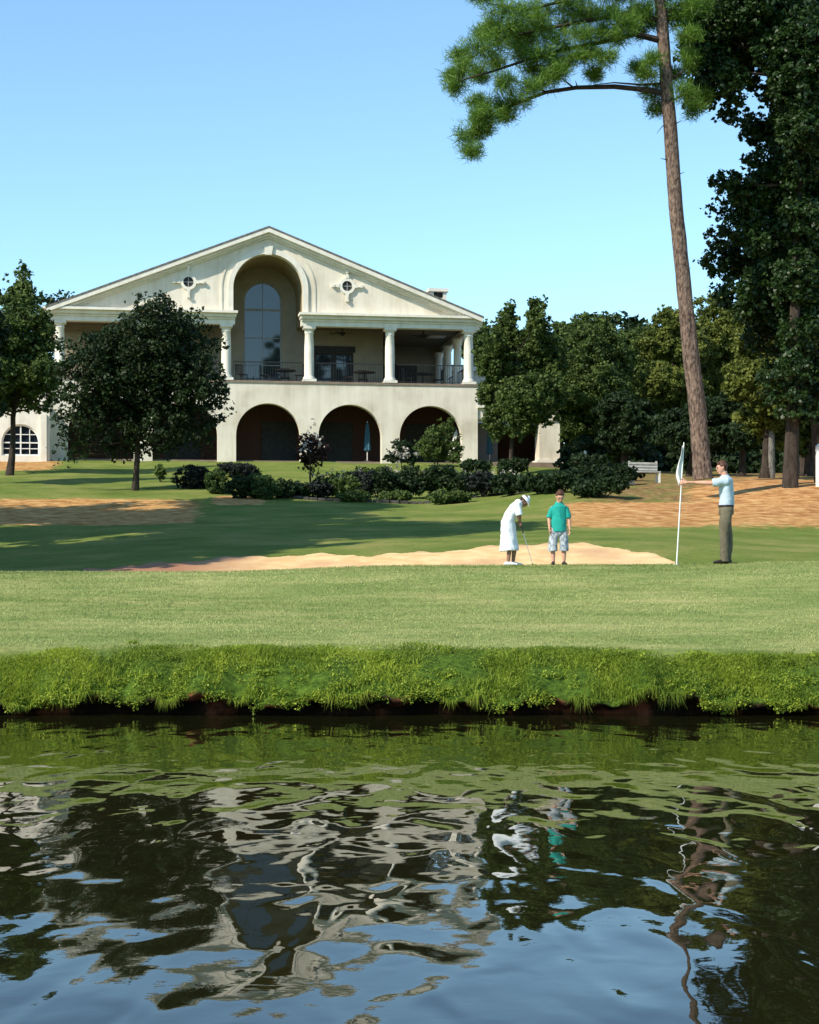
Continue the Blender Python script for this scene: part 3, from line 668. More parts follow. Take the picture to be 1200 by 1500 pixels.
# ---------------------------------------------------------------- vegetation
def leaves(name, blobs, n, size, mt, parent=None, sub=.32, dens=7, elong=1.6, up=.35, flat=.8, seed=0, fill=.25):
    """blobs: rows (x,y,z,rx,ry,rz). leaves sit in small sub clumps over each blob"""
    g = np.random.default_rng(seed+11); B = np.array(blobs, float)
    wt = (B[:, 3]*B[:, 5]+B[:, 4]*B[:, 5]); wt /= wt.sum()
    C = []; Rr = []
    for b, k in zip(B, np.maximum(4, (wt*len(B)*dens*2).astype(int))):
        d = g.normal(size=(k, 3)); d /= np.linalg.norm(d, axis=1)[:, None]
        rr = np.where(g.random(k) < fill, g.uniform(.1, .7, k), g.uniform(.68, 1.08, k))
        C.append(b[:3]+d*b[3:6]*rr[:, None]); Rr.append(np.mean(b[3:6])*sub*g.uniform(.6, 1.35, k))
    C = np.concatenate(C); Rr = np.concatenate(Rr)
    tone = g.random(len(C))
    p = Rr**2/np.sum(Rr**2); ci = g.choice(len(C), n, p=p)
    d = g.normal(size=(n, 3)); d /= np.linalg.norm(d, axis=1)[:, None]
    rad = Rr[ci]*(g.random(n)**.45)*1.05
    pos = C[ci]+d*rad[:, None]*np.array([1, 1, flat])
    nrm = d*.55+g.normal(size=(n, 3))*.5+np.array([0, 0, up]); nrm /= np.linalg.norm(nrm, axis=1)[:, None]
    t = np.cross(nrm, g.normal(size=(n, 3))); t /= np.linalg.norm(t, axis=1)[:, None]; bt = np.cross(nrm, t)
    s = size*g.uniform(.6, 1.3, n)[:, None]
    V = np.stack([pos-t*s*elong/2, pos+bt*s*.5-nrm*s*.12, pos+t*s*elong/2, pos-bt*s*.5-nrm*s*.12], 1).reshape(-1, 3)
    Fq = np.arange(n*4).reshape(n, 4)
    r = np.clip(tone[ci]*.55+g.random(n)*.5-.03, 0, 1)
    return mesh_np(name, V, Fq, mt, parent, False, {'rnd': np.repeat(r, 4)})
def limbs(blobs, base, top, r0, r1, n, seed=0, every=1, wob=.12, lean=None, start=.35):
    g = random.Random(seed); mb = MB(); base = Vector(base); top = Vector(top); H = (top-base).length
    pts = [base+(top-base)*(k/8)+Vector((g.uniform(-1, 1), g.uniform(-1, 1), 0))*H*.006*(0 < k < 8) for k in range(9)]
    rad = [r0*(1.35 if k == 0 else 1)*(1-k/8)+r1*(k/8) for k in range(9)]
    mb.tube(pts, rad, n, wob)
    for b in blobs[::every]:
        c = Vector(b[:3]); 
        t = min(.96, max(start, (c.z-b[5]*.9-base.z)/(top.z-base.z)))
        a = base+(top-base)*t; rr = (r0*(1-t)+r1*t)*.5
        m = a.lerp(c, .5)+Vector((g.uniform(-.1, .1), g.uniform(-.1, .1), -.06*(c-a).length))
        mb.tube([a, m, c], [rr, rr*.6, rr*.2], 6)
        for _ in range(2):
            e = c+Vector((g.uniform(-1, 1)*b[3], g.uniform(-1, 1)*b[4], g.uniform(-.3, .9)*b[5]))*.8
            mb.tube([m, m.lerp(e, .5)+Vector((0, 0, .05*(e-m).length)), e], [rr*.4, rr*.25, rr*.08], 5)
    return mb
def px_tree(name, label, D, base_px, blobs_px, n, size, mt, bk='bark', r0=.15, r1=.04, depth=1.0, seed=1, top=None, cat='tree', group=None, sub=.32, dens=7, base_py=None, every=1, dspread=.5, **kw):
    """blobs_px rows: (px, py, rx_px, ry_px[, depth offset m])"""
    b = on_ground(base_px, D); g = np.random.default_rng(seed); k = D/F; BL = []
    for q in blobs_px:
        dy = q[4] if len(q) > 4 else g.uniform(-dspread, dspread)*2*depth
        c = W(q[0], q[1], D+dy)-b; BL.append((c.x, c.y, c.z, q[2]*k, (q[2]*k+q[3]*k)/2*depth, q[3]*k))
    cx, cz = np.mean([q[0] for q in BL]), np.mean([q[2] for q in BL]); main = list(BL)
    for q in main:
        for _ in range(3):
            a = math.atan2(q[2]-cz, q[0]-cx)+g.normal()*.9; f_ = g.uniform(.22, .42)
            BL.append((q[0]+math.cos(a)*q[3]*1.08, q[1]+g.normal()*q[4]*.5, q[2]+math.sin(a)*q[5]*1.08, q[3]*f_*1.3, q[4]*f_, q[5]*f_*.8))
    t = thing(name, label, cat, b, group=group)
    tp = Vector(top) if top else Vector((np.mean([x[0] for x in main]), 0, .82*max(x[2] for x in main)))
    limbs(main, (0, 0, -.15), tp, r0, r1, 9, seed, every).build('trunk', M[bk], t, smooth=True)
    leaves('crown', BL, int(n*1.5), size*.82, M[mt], t, sub=sub*.85, dens=dens, seed=seed, **kw)
    return t
# the small dark tree standing on the lawn in front of the left half of the clubhouse
px_tree('small_tree', 'small round dark green tree on the lawn before the left half of the clubhouse', 68.5, 198, [
    (235, 470, 40, 34), (215, 500, 60, 45), (265, 505, 50, 42), (160, 515, 50, 38), (130, 550, 45, 40), (190, 555, 60, 50), (250, 560, 60, 50), (290, 560, 40, 42),
    (300, 600, 34, 26), (120, 600, 40, 34), (110, 650, 30, 24), (165, 615, 50, 42), (230, 625, 50, 38), (280, 630, 36, 26), (185, 655, 36, 20), (100, 672, 18, 12), (330, 605, 14, 9), (230, 445, 22, 14), (240, 655, 30, 16)],
    31000, .118, 'leaf_dark', r0=.13, depth=1.0, seed=3, dens=20, sub=.24)
px_tree('tall_tree', 'slender pointed dark tree rising at the left edge beside the low wing', 80, 14, [
    (30, 415, 14, 26), (38, 440, 26, 22), (20, 455, 28, 24), (45, 475, 32, 24), (10, 490, 34, 30), (60, 505, 26, 26), (25, 525, 44, 30), (-10, 540, 40, 36), (55, 550, 34, 28), (20, 570, 40, 26), (80, 575, 18, 16), (-20, 590, 40, 20), (55, 592, 22, 12)],
    30000, .14, 'leaf_mid', r0=.16, seed=5, dens=12, sub=.38)
px_tree('tall_tree', 'dark spreading tree mostly outside the frame at the left edge', 72, -60, [
    (-40, 470, 45, 50), (-60, 560, 50, 50), (-20, 600, 22, 20), (-90, 500, 50, 60), (-30, 520, 35, 30)], 12000, .16, 'leaf_dark', r0=.2, seed=6)
px_tree('far_tree', 'tree top showing over the clubhouse roof at its left end', 118, 92, [(92, 440, 22, 12), (70, 450, 20, 14), (110, 455, 20, 10), (85, 480, 30, 30)], 4000, .2, 'leaf_dark', r0=.2, seed=7)
# right of the clubhouse
px_tree('garden_tree', 'twin peaked leafy tree hiding the right end of the clubhouse', 84, 748, [
    (745, 470, 14, 26), (787, 465, 14, 28), (787, 500, 26, 22), (740, 500, 24, 22), (722, 530, 22, 26), (760, 535, 34, 30), (800, 530, 26, 28), (735, 575, 30, 32), (775, 585, 36, 34), (808, 568, 22, 24), (725, 615, 18, 24), (760, 622, 24, 16), (722, 498, 16, 14)],
    60000, .12, 'leaf_mid', r0=.12, seed=9, dens=26, sub=.27)
px_tree('garden_tree', 'round topped full tree between the twin peaked tree and the woods', 90, 862, [
    (862, 485, 34, 26), (845, 520, 38, 34), (885, 520, 34, 36), (865, 565, 48, 38), (835, 585, 30, 34), (895, 590, 32, 34), (865, 620, 44, 26), (856, 645, 18, 18), (895, 645, 24, 18), (905, 550, 20, 30), (822, 530, 18, 24)],
    60000, .125, 'leaf_mid', r0=.16, seed=10, dens=26, sub=.27)
WG = 'trees of the wood behind the right bank'
woods = [
 ('broad leafy tree at the left end of the wood, right of the round topped tree', 98, 940, [(945, 500, 34, 22), (925, 535, 34, 34), (960, 545, 34, 34), (935, 590, 36, 34), (965, 605, 32, 34), (945, 640, 34, 20), (915, 500, 16, 14)], 'leaf_mid'),
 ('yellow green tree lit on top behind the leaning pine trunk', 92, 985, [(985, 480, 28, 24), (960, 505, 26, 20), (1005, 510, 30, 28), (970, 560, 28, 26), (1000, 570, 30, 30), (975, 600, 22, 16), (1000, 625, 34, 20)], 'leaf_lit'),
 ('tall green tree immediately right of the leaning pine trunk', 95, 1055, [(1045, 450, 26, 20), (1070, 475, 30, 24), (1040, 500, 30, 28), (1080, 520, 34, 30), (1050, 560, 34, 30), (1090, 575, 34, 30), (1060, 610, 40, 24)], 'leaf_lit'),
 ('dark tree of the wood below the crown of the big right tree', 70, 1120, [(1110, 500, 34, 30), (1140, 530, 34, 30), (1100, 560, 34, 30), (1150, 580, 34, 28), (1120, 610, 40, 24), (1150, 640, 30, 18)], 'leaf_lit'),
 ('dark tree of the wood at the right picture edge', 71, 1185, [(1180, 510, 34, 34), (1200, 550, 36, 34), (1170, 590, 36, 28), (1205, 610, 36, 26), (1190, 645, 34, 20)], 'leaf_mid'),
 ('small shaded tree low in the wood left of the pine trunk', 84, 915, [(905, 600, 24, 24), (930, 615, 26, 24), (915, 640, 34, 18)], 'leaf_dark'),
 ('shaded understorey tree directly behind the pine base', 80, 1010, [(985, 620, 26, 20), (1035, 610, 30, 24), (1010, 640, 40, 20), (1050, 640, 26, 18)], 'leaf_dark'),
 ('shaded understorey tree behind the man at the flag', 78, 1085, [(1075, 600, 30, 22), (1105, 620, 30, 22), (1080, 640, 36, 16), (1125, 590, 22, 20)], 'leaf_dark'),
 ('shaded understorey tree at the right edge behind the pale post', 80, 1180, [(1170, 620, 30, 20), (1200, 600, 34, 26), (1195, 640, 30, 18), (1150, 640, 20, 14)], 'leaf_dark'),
 ('distant tree filling the gap between garden trees', 112, 820, [(822, 500, 24, 24), (820, 560, 36, 40), (840, 620, 36, 30)], 'leaf_mid'),
 ('distant tree behind the flat roofed rear wing', 125, 715, [(712, 490, 22, 16), (700, 510, 26, 20), (740, 510, 30, 26), (720, 560, 40, 40)], 'leaf_mid'),
 ('distant tree of the wood showing between two nearer crowns', 118, 900, [(905, 540, 30, 34), (925, 570, 40, 40), (900, 620, 40, 30)], 'leaf_mid')]
for i, (lb, D, bx, bl, mm) in enumerate(woods):
    px_tree('woodland_tree', lb, D, bx, bl, 34000, (.12 if D < 75 else .135) if D < 100 else .2, mm, r0=.2 if D > 60 else .09, seed=20+i, group=WG, dens=26, sub=.28)
# dense dark wood further back: seen only as a mass
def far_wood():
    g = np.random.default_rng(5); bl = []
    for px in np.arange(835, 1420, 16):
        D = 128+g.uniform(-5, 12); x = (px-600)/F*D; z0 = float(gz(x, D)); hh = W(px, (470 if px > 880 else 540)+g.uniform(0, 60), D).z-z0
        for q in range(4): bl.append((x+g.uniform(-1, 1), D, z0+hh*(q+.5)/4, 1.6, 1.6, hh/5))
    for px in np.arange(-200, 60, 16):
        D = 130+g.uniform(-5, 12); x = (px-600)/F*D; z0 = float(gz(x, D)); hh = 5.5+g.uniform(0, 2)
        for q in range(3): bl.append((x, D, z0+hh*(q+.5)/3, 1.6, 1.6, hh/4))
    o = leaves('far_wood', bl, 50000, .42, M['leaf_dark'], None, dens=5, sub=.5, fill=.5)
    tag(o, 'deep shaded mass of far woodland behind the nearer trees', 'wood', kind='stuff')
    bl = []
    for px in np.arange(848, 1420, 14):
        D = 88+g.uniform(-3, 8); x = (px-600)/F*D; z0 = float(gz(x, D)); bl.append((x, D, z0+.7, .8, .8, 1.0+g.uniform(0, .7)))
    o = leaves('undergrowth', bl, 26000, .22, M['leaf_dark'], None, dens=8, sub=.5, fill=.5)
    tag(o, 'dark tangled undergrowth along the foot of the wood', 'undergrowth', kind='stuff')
far_wood()
bl = []; g_ = np.random.default_rng(77)
for _ in range(230):
    x = g_.uniform(-8.5, 8.5); y = float(edge(x))+abs(g_.normal())*.5-.03; bl.append((x, y, float(gz(x, y))+.02, .07+.10*g_.random(), .07, .035+.04*g_.random()))
for _ in range(70):
    x = g_.uniform(-8.5, 8.5); bl.append((x, float(edge(x))-.07, .20+float(lip(x)), .08+.08*g_.random(), .05, .05+.05*g_.random()))
o = leaves('bank_weeds', bl, 36000, .020, M['grass_blade'], None, dens=6, sub=.7, fill=.5, up=.6); tag(o, 'low broad leaved weeds matted along the lip of the pond bank', 'weeds', kind='stuff')
# bare trunks in the wood
for px, D, lb, bk, r, topz in ((1160, 68, 'leaning brown trunk with a sunlit patch at the right wood edge', 'bark', .22, 7), (1128, 70, 'pale slim trunk standing left of the brown leaning trunk', 'bark_pale', .16, 7), (1180, 74, 'dark trunk in shade right of the brown leaning trunk', 'bark', .2, 10)):
    b = on_ground(px, D); t = thing('tree', lb, 'tree', b)
    MB().tube([(0, 0, -.2), (.02, 0, topz*.3), (.25, .1, topz*.7), (.5, .1, topz)], [r*1.25, r, r*.8, r*.4], 10, .08).build('trunk', M[bk], t, smooth=True)
    leaves('crown', [(.5, .1, topz, 1.3, 1.3, 1.1), (-.3, .4, topz-.8, 1.0, 1.0, .7), (1.2, 0, topz-1, .9, .9, .7)], 4500, .18, M['leaf_dark'], t, seed=int(px))
# big dark tree whose crown fills the right edge
gum = [(1150, -300, 90, 70), (1080, -200, 90, 80), (1200, -150, 90, 90), (1060, -60, 60, 60), (1140, -60, 70, 70)]
gl = [(1050, 20, 36, 34), (1100, 0, 40, 40), (1160, 20, 46, 44), (1035, 75, 30, 30), (1080, 70, 36, 34), (1140, 80, 34, 30), (1190, 90, 36, 44), (1030, 135, 24, 26), (1060, 120, 22, 26), (1075, 165, 22, 18),
      (1160, 140, 34, 34), (1110, 190, 28, 26), (1155, 40, 34, 34, -1.2), (1165, 110, 34, 34, -1.2), (1170, 170, 34, 34, -1.2), (1125, 140, 18, 20), (1120, 30, 34, 34), (1020, 30, 26, 30), (1015, 75, 20, 26), (1045, 100, 28, 28), (1040, 50, 30, 30), (1075, 120, 26, 26), (1095, 100, 24, 30), (1170, 60, 36, 36, -2), (1165, 125, 34, 34, -2), (1175, 190, 34, 34, -2), (1150, 200, 30, 34), (1200, 180, 34, 44), (1055, 262, 24, 12), (1080, 275, 30, 22), (1110, 240, 24, 22), (1135, 270, 34, 34), (1180, 280, 40, 44), (1055, 310, 20, 14), (1090, 330, 34, 28),
      (1050, 350, 18, 20), (1060, 385, 30, 26), (1105, 380, 38, 32), (1150, 350, 36, 34), (1195, 370, 40, 44), (1070, 430, 28, 22), (1115, 440, 40, 32), (1160, 430, 40, 36), (1200, 460, 36, 44), (1130, 490, 40, 28), (1180, 520, 40, 34), (1100, 50, 30, 30), (1200, 20, 40, 50), (1165, 230, 34, 36, -1.2), (1185, 320, 34, 40, -1.2), (1165, 400, 34, 38, -1.2), (1175, 480, 34, 34, -1.2), (1150, 310, 30, 34, -1), (1195, 230, 30, 40, -1), (1130, 410, 34, 34, -1), (1150, 545, 34, 26, -1), (1195, 560, 34, 30, -1), (1168, 250, 30, 34, -2), (1172, 330, 30, 40, -2), (1168, 410, 32, 40, -2), (1172, 490, 30, 34, -2), (1110, 300, 30, 28), (1120, 350, 28, 28), (1200, 300, 30, 50, -1), (1200, 420, 30, 50, -1), (1162, 545, 30, 26, -2.5), (1160, 590, 30, 22, -2.5), (1135, 570, 22, 20, -2), (1190, 600, 26, 22, -2)]
px_tree('big_tree', 'tall dark leafy tree whose crown fills the upper right corner', 60, 1158, gl[:31], 80000, .125, 'leaf_gum', r0=.22, r1=.08, seed=31, dens=24, sub=.27, top=(.9, 0, 22), every=2, dspread=.9)
px_tree('big_tree', 'dark leafy tree filling the right edge below the upper crown', 62, 1205, gl[31:], 90000, .125, 'leaf_gum', r0=.20, r1=.08, seed=32, dens=24, sub=.27, top=(-1.2, 0, 17), every=2, dspread=.9)
px_tree('big_tree', 'high crown above the frame at the right, seen only in the water', 63, 1290, gum+[(1260, 100, 60, 90), (1260, 300, 60, 90)], 16000, .26, 'leaf_gum', r0=.3, r1=.1, seed=33, dens=10, sub=.3, top=(-3, 0, 26), every=1)

# the leaning pine
def pine():
    D = 58.0; b = on_ground(1030, D); b.z -= .1
    t = thing('pine_tree', 'tall leaning pine with a bare brown trunk and one long drooping bough to the left', 'tree', b)
    pp = [(1030, 702, 16.5), (1027, 670, 14.5), (1022, 600, 13.8), (1010, 500, 13), (1000, 400, 12), (990, 300, 11.3), (983, 200, 11), (977, 130, 10.5), (972, 60, 9.8), (966, -20, 9), (955, -150, 7.5), (950, -300, 5), (948, -430, 2)]
    q = []; r = []
    for i in range(len(pp)-1):
        for k in range(4):
            s = k/4; q.append(W(pp[i][0]*(1-s)+pp[i+1][0]*s, pp[i][1]*(1-s)+pp[i+1][1]*s, D)-b); r.append((pp[i][2]*(1-s)+pp[i+1][2]*s)*D/F*.9)
    MB().tube(q, r, 30, .07).build('trunk', M['pine_bark'], t, smooth=True)
    cl = [(690,222,12),(686,200,14),(696,178,16),(712,168,16),(735,158,17),(700,150,14),(755,146,18),(775,130,18),(795,118,18),(812,105,16),(668,128,13),(664,112,12),(682,100,17),(675,80,14),(700,72,18),(722,92,14),(728,62,20),(745,40,18),(720,40,14),(765,80,16),(790,78,18),(770,55,18),(800,50,20),(825,62,20),(840,85,16),(862,80,14),(885,83,13),(830,35,20),(855,55,18),(880,48,16),(735,15,20),(765,15,20),(795,20,20),(830,5,20),(865,20,18),(715,-5,16),(700,-10,10),(895,20,16),(915,35,18),(940,15,20),(970,-5,22),(1000,15,20),(1020,5,16),(935,45,14),(1010,50,14),(895,-10,20),(850,-15,20),(815,105,10),(870,108,8),(760,45,16),(710,50,14),(780,100,14),(850,20,20),(910,-5,20),(930,25,18),(905,55,14),(955,30,16),(985,25,16),(815,85,16),(760,65,16),(790,35,18),(700,110,12),(740,170,10),(705,190,12),(740,120,12)]
    dk = [(948,108,12),(935,100,9),(955,135,14),(965,160,12),(990,110,16),(1000,135,14),(1005,85,16),(1015,160,12),(1030,140,10),(958,88,10)]
    upc = [(x, y, 26) for x, y in ((900,-60),(960,-60),(1010,-70),(840,-60),(780,-50),(930,-120),(1000,-140),(860,-130),(960,-190),(900,-200),(1020,-220),(940,-260),(980,-300),(910,-310),(950,-360),(930,-400),(970,-420),(1060,-150),(800,-120))]
    g = np.random.default_rng(3); tufts = []; br = MB(); BR_ = [br]
    def tuftset(L, per):
        for (x, y, r_) in L:
            dy = g.uniform(-1.6, .8); c = W(x, y, D+dy)-b; rr = r_*D/F
            for _ in range(per):
                d = g.normal(size=3); d /= np.linalg.norm(d); p = np.array(c)+d*rr*g.uniform(.15, 1.2)*np.array([1.25, 1.2, .75]); tufts.append((p, d))
        return
    tuftset(cl, 46); tuftset(dk, 40); tuftset(upc, 40)
    # boughs
    def bough(pts, r0, dy=0, br=None):
        br = br or BR_[0]
        ps = []
        n = len(pts)
        for i, (x, y) in enumerate(pts): ps.append(W(x, y, D+dy*i/n-.3*i/n)-b)
        rad = [r0*(1-.8*i/(n-1)) for i in range(n)]; br.tube(ps, rad, 7, .08); return ps
    bough([(976, 138), (950, 132), (900, 127), (845, 128), (800, 135), (760, 150), (720, 168), (695, 195), (690, 225)], .10)
    bough([(975, 122), (940, 124), (900, 121), (870, 124)], .05)
    bough([(972, 60), (930, 50), (880, 62), (830, 72), (780, 85), (720, 105), (675, 118)], .11, -1)
    bough([(970, 30), (920, 20), (860, 30), (800, 42), (740, 55), (690, 85)], .10, -.6)
    bough([(966, -10), (900, -20), (830, 0), (770, 15), (715, 5)], .10, -1)
    bough([(972, 20), (1000, 5), (1030, -5)], .07); bough([(977, 120), (1000, 105), (1018, 90)], .05); bough([(978, 150), (1000, 140), (1022, 145)], .04); bough([(977, 140), (960, 150), (950, 160)], .03)
    bough([(962, -60), (900, -90), (830, -80), (780, -60)], .09); bough([(960, -80), (1010, -120), (1060, -150)], .08); bough([(954, -180), (900, -200), (860, -210)], .06); bough([(952, -220), (1000, -240), (1030, -240)], .05)
    bough([(840, 128), (820, 112), (800, 110)], .03); bough([(800, 135), (770, 120), (745, 120)], .03); bough([(846, 128), (843, 118)], .03)
    br.build('boughs', M['bark'], t, smooth=True)
    for (sx, sy, ex, ey, r0) in ((986, 240, 968, 232, .035), (988, 262, 1003, 252, .03), (981, 190, 1000, 176, .035), (994, 330, 982, 322, .028), (979, 165, 958, 172, .03), (1001, 400, 1013, 392, .025), (977, 180, 962, 196, .022)): br = MB(); BR_[0] = br; bough([(sx, sy), ((sx+ex)/2, (sy+ey)/2-2), (ex, ey)], r0); br.build('dead_stub', M['bark'], t, smooth=True)
    T = np.array([p for p, _ in tufts]); Dr = np.array([d for _, d in tufts]); nt_ = len(T); per = 26; n = nt_*per
    pos = np.repeat(T, per, 0); d = np.repeat(Dr, per, 0)*.6+g.normal(size=(n, 3))*.75+np.array([0, 0, .3]); d /= np.linalg.norm(d, axis=1)[:, None]
    ln = g.uniform(.10, .27, n)[:, None]; pos = pos+g.normal(size=(n, 3))*.085
    sdv = np.cross(d, g.normal(size=(n, 3))); sdv /= np.linalg.norm(sdv, axis=1)[:, None]; wd = .009
    V = np.stack([pos-sdv*wd, pos+sdv*wd, pos+d*ln+sdv*wd*.3, pos+d*ln-sdv*wd*.3], 1).reshape(-1, 3)
    rr = np.repeat(np.clip(np.repeat(g.random(nt_), per)*.6+g.random(n)*.4, 0, 1), 4)
    mesh_np('crown', V, np.arange(n*4).reshape(n, 4), M['needle'], t, False, {'rnd': rr})
pine()

# tall trees just outside the frame on the left: their shade lies across the lawn
for i, (x, y, hh, cr, c0, lb) in enumerate(((-16.5, 31.5, 14, 3.8, .25, 'tree outside the frame at the left, nearest the pond'), (-14.9, 38, 18.5, 3.8, .25, 'tall tree outside the frame at the left, second from the pond'), (-18.5, 43.5, 18.5, 4, .35, 'tall tree outside the frame at the left, midway up the slope'), (-19.5, 50, 19, 4.2, .48, 'high crowned tree outside the frame at the left, farthest up the slope'))):
    z = float(gz(x, y)); t = thing('shade_tree', lb, 'tree', (x, y, z)); g = random.Random(i)
    BL = [(g.uniform(-cr, cr)*.6, g.uniform(-cr, cr)*.6, hh*(c0+(.97-c0)*k/12), cr*(.65 if k < 10 else .4), cr*.6, hh*.09) for k in range(13)]
    limbs(BL, (0, 0, -.2), (0, 0, hh*.9), .3, .05, 9, i).build('trunk', M['bark'], t, smooth=True)
    leaves('crown', BL, 20000, .30, M['leaf_dark'], t, seed=60+i, dens=10, sub=.45, fill=.4)

# shrubs
def shrub(name, label, px, py_, wpx, hpx, mt, n=2600, size=.06, cat='shrub', group=None, D=None, seed=0, stems=True, ball=False, lumps=5):
    D = D or D_of(px, py_, 50, 92); b = on_ground(px, D); k = D/F; w_ = wpx*k/2; h_ = hpx*k; g = np.random.default_rng(seed+200)
    t = thing(name, label, cat, b, group=group)
    if ball: BL = [(0, 0, h_*.5, w_*.95, w_*.9, h_*.5)]
    else: BL = [(g.uniform(-.55, .55)*w_, g.uniform(-.4, .4)*w_, h_*g.uniform(.38, .68), w_*g.uniform(.35, .55), w_*.45, h_*g.uniform(.28, .4)) for _ in range(lumps)]
    mb = MB()
    for q in BL*(3 if ball else 1):
        e = (q[0]*.8+g.uniform(-.3, .3)*w_, q[1]*.8, q[2]*1.1); mb.tube([(e[0]*.15, e[1]*.15, -.05), (e[0]*.6, e[1]*.6, e[2]*.5), e], [.02, .014, .006], 5)
    mb.build('stems', M['bark'], t); leaves('foliage', BL, n, size, M[mt], t, seed=seed, sub=.22 if ball else .4, dens=60 if ball else 12, fill=.1 if ball else .35, elong=1.4)
    return t
shrub('clipped_shrub', 'round black purple clipped bush left of the green ball bush', 283, 716, 56, 33, 'leaf_black', 5000, .07, seed=1, ball=True)
shrub('clipped_shrub', 'low dark flat topped bush behind the green ball bush', 348, 700, 58, 22, 'leaf_black', 5000, .07, seed=2, ball=True)
shrub('clipped_shrub', 'bright green round ball bush before the clubhouse steps', 317, 724, 32, 36, 'leaf_box', 5000, .055, seed=3, ball=True)
shrub('clipped_shrub', 'dark green clipped mound right beside the green ball bush', 352, 730, 48, 32, 'leaf_dark', 5000, .06, seed=4, ball=True)
shrub('clipped_shrub', 'clipped green mound in the middle of the hedge group', 388, 731, 46, 32, 'leaf_box', 5000, .06, seed=5, ball=True)
shrub('clipped_shrub', 'small dark clipped mound at the right end of the hedge group', 415, 730, 36, 26, 'leaf_dark', 4000, .06, seed=6, ball=True)
shrub('shrub', 'thin young green shrub right of the small tree trunk', 236, 706, 26, 26, 'leaf_mid', 900, .08, seed=7)
shrub('clipped_shrub', 'small yellow green mound behind the hedge group', 378, 712, 30, 18, 'leaf_box', 2500, .06, seed=8, ball=True)
sh = [(440, 728, 44, 24, 'leaf_dark', 'low dark shrub at the left end of the planting bed'), (470, 730, 40, 30, 'leaf_black', 'dark shrub under the flowering tree'), (500, 730, 44, 40, 'leaf_mid', 'loose green shrub right of the flowering tree'),
      (535, 728, 44, 50, 'leaf_black', 'dark shrub before the blue parasol'), (565, 730, 46, 52, 'leaf_dark', 'tall dark shrub before the pier right of the middle arch'), (600, 730, 50, 58, 'leaf_dark', 'dark shrub before the left side of the right hand arch'), (640, 730, 54, 60, 'leaf_dark', 'dark shrub before the middle of the right hand arch'),
      (680, 728, 46, 46, 'leaf_dark', 'dark shrub at the corner of the arcade'), (712, 728, 46, 44, 'leaf_black', 'dark shrub below the grey terrace wall'), (750, 726, 50, 42, 'leaf_dark', 'dark shrub under the twin peaked tree'), (790, 724, 46, 36, 'leaf_dark', 'dark shrub below the pale pier'),
      (825, 722, 50, 40, 'leaf_dark', 'dark shrub right of the pale pier'), (862, 716, 54, 44, 'leaf_dark', 'dark shrub left of the light green bush'), (905, 712, 54, 36, 'leaf_dark', 'dark shrub in front of the light green bush'), (925, 704, 40, 34, 'leaf_dark', 'dark shrub left of the white bench'), (862, 700, 50, 46, 'leaf_dark', 'broad dark shrub behind the slim white post'), (880, 728, 70, 30, 'leaf_dark', 'low dark shrub at the right end of the bed'), (700, 700, 50, 34, 'leaf_dark', 'dark shrub against the corner of the arcade, in the back row'), (748, 698, 46, 34, 'leaf_dark', 'dark shrub in the back row before the terrace'), (545, 705, 50, 24, 'leaf_mid', 'green shrub in the back row before the middle arch'), (520, 735, 40, 20, 'leaf_mid', 'small green plant at the front of the bed'), (580, 736, 40, 20, 'leaf_mid', 'small green plant at the front of the bed below the tall dark shrub'), (660, 738, 50, 22, 'leaf_mid', 'low dark plant at the front edge of the bed')]
for i, (a, b_, c_, d_, m_, lb) in enumerate(sh): shrub('shrub', lb, a, b_, c_*1.3, d_*.82, m_, 5200, .085, lumps=8, seed=30+i, group='shrubs in the bed before the clubhouse')
shrub('shrub', 'light green rounded bush glowing above the dark shrubs near the wood', 902, 690, 42, 36, 'leaf_lit', 3500, .08, seed=60)
# ornamental tree with pale blossom
t = px_tree('flowering_tree', 'small dark red leaved tree with pale blossom between the first two arches', 72, 455, [(455, 648, 16, 14), (445, 660, 14, 12), (466, 662, 14, 14), (456, 676, 16, 12)], 3000, .08, 'leaf_red', r0=.05, r1=.02, seed=50)
leaves('blossom', [(0, -.2, 1.9, .55, .4, .9)], 70, .09, M['flower'], t, seed=51)
t = px_tree('flowering_tree', 'slender rose standard with pale flowers before the right hand piers', 74, 590, [(588, 655, 14, 10), (600, 668, 12, 10), (576, 668, 12, 10)], 2200, .08, 'leaf_dark', r0=.03, r1=.01, seed=52)
leaves('blossom', [(0, -.2, 1.2, .7, .3, .6)], 200, .09, M['flower'], t, seed=53)
t = px_tree('climbing_plant', 'leafy climber rising in the right hand arch', 90, 640, [(640, 640, 20, 16), (655, 625, 14, 12), (628, 655, 22, 16), (650, 660, 18, 14), (668, 660, 10, 20)], 4000, .1, 'leaf_mid', r0=.04, r1=.01, seed=54, cat='plant')
b = on_ground(480, 73); t = thing('flower_plants', 'loose row of pale flowering plants in the bed before the arches', 'flowers', b); t.name = 'flower_bed'
leaves('leaves', [(x, 0, .35, .5, .4, .35) for x in np.arange(-.5, 8.5, .6)], 4200, .07, M['leaf_mid'], t, seed=55)
leaves('blossom', [(x, -.1, .55, .45, .35, .3) for x in np.arange(-.5, 8.5, .6)], 600, .06, M['flower'], t, seed=56)

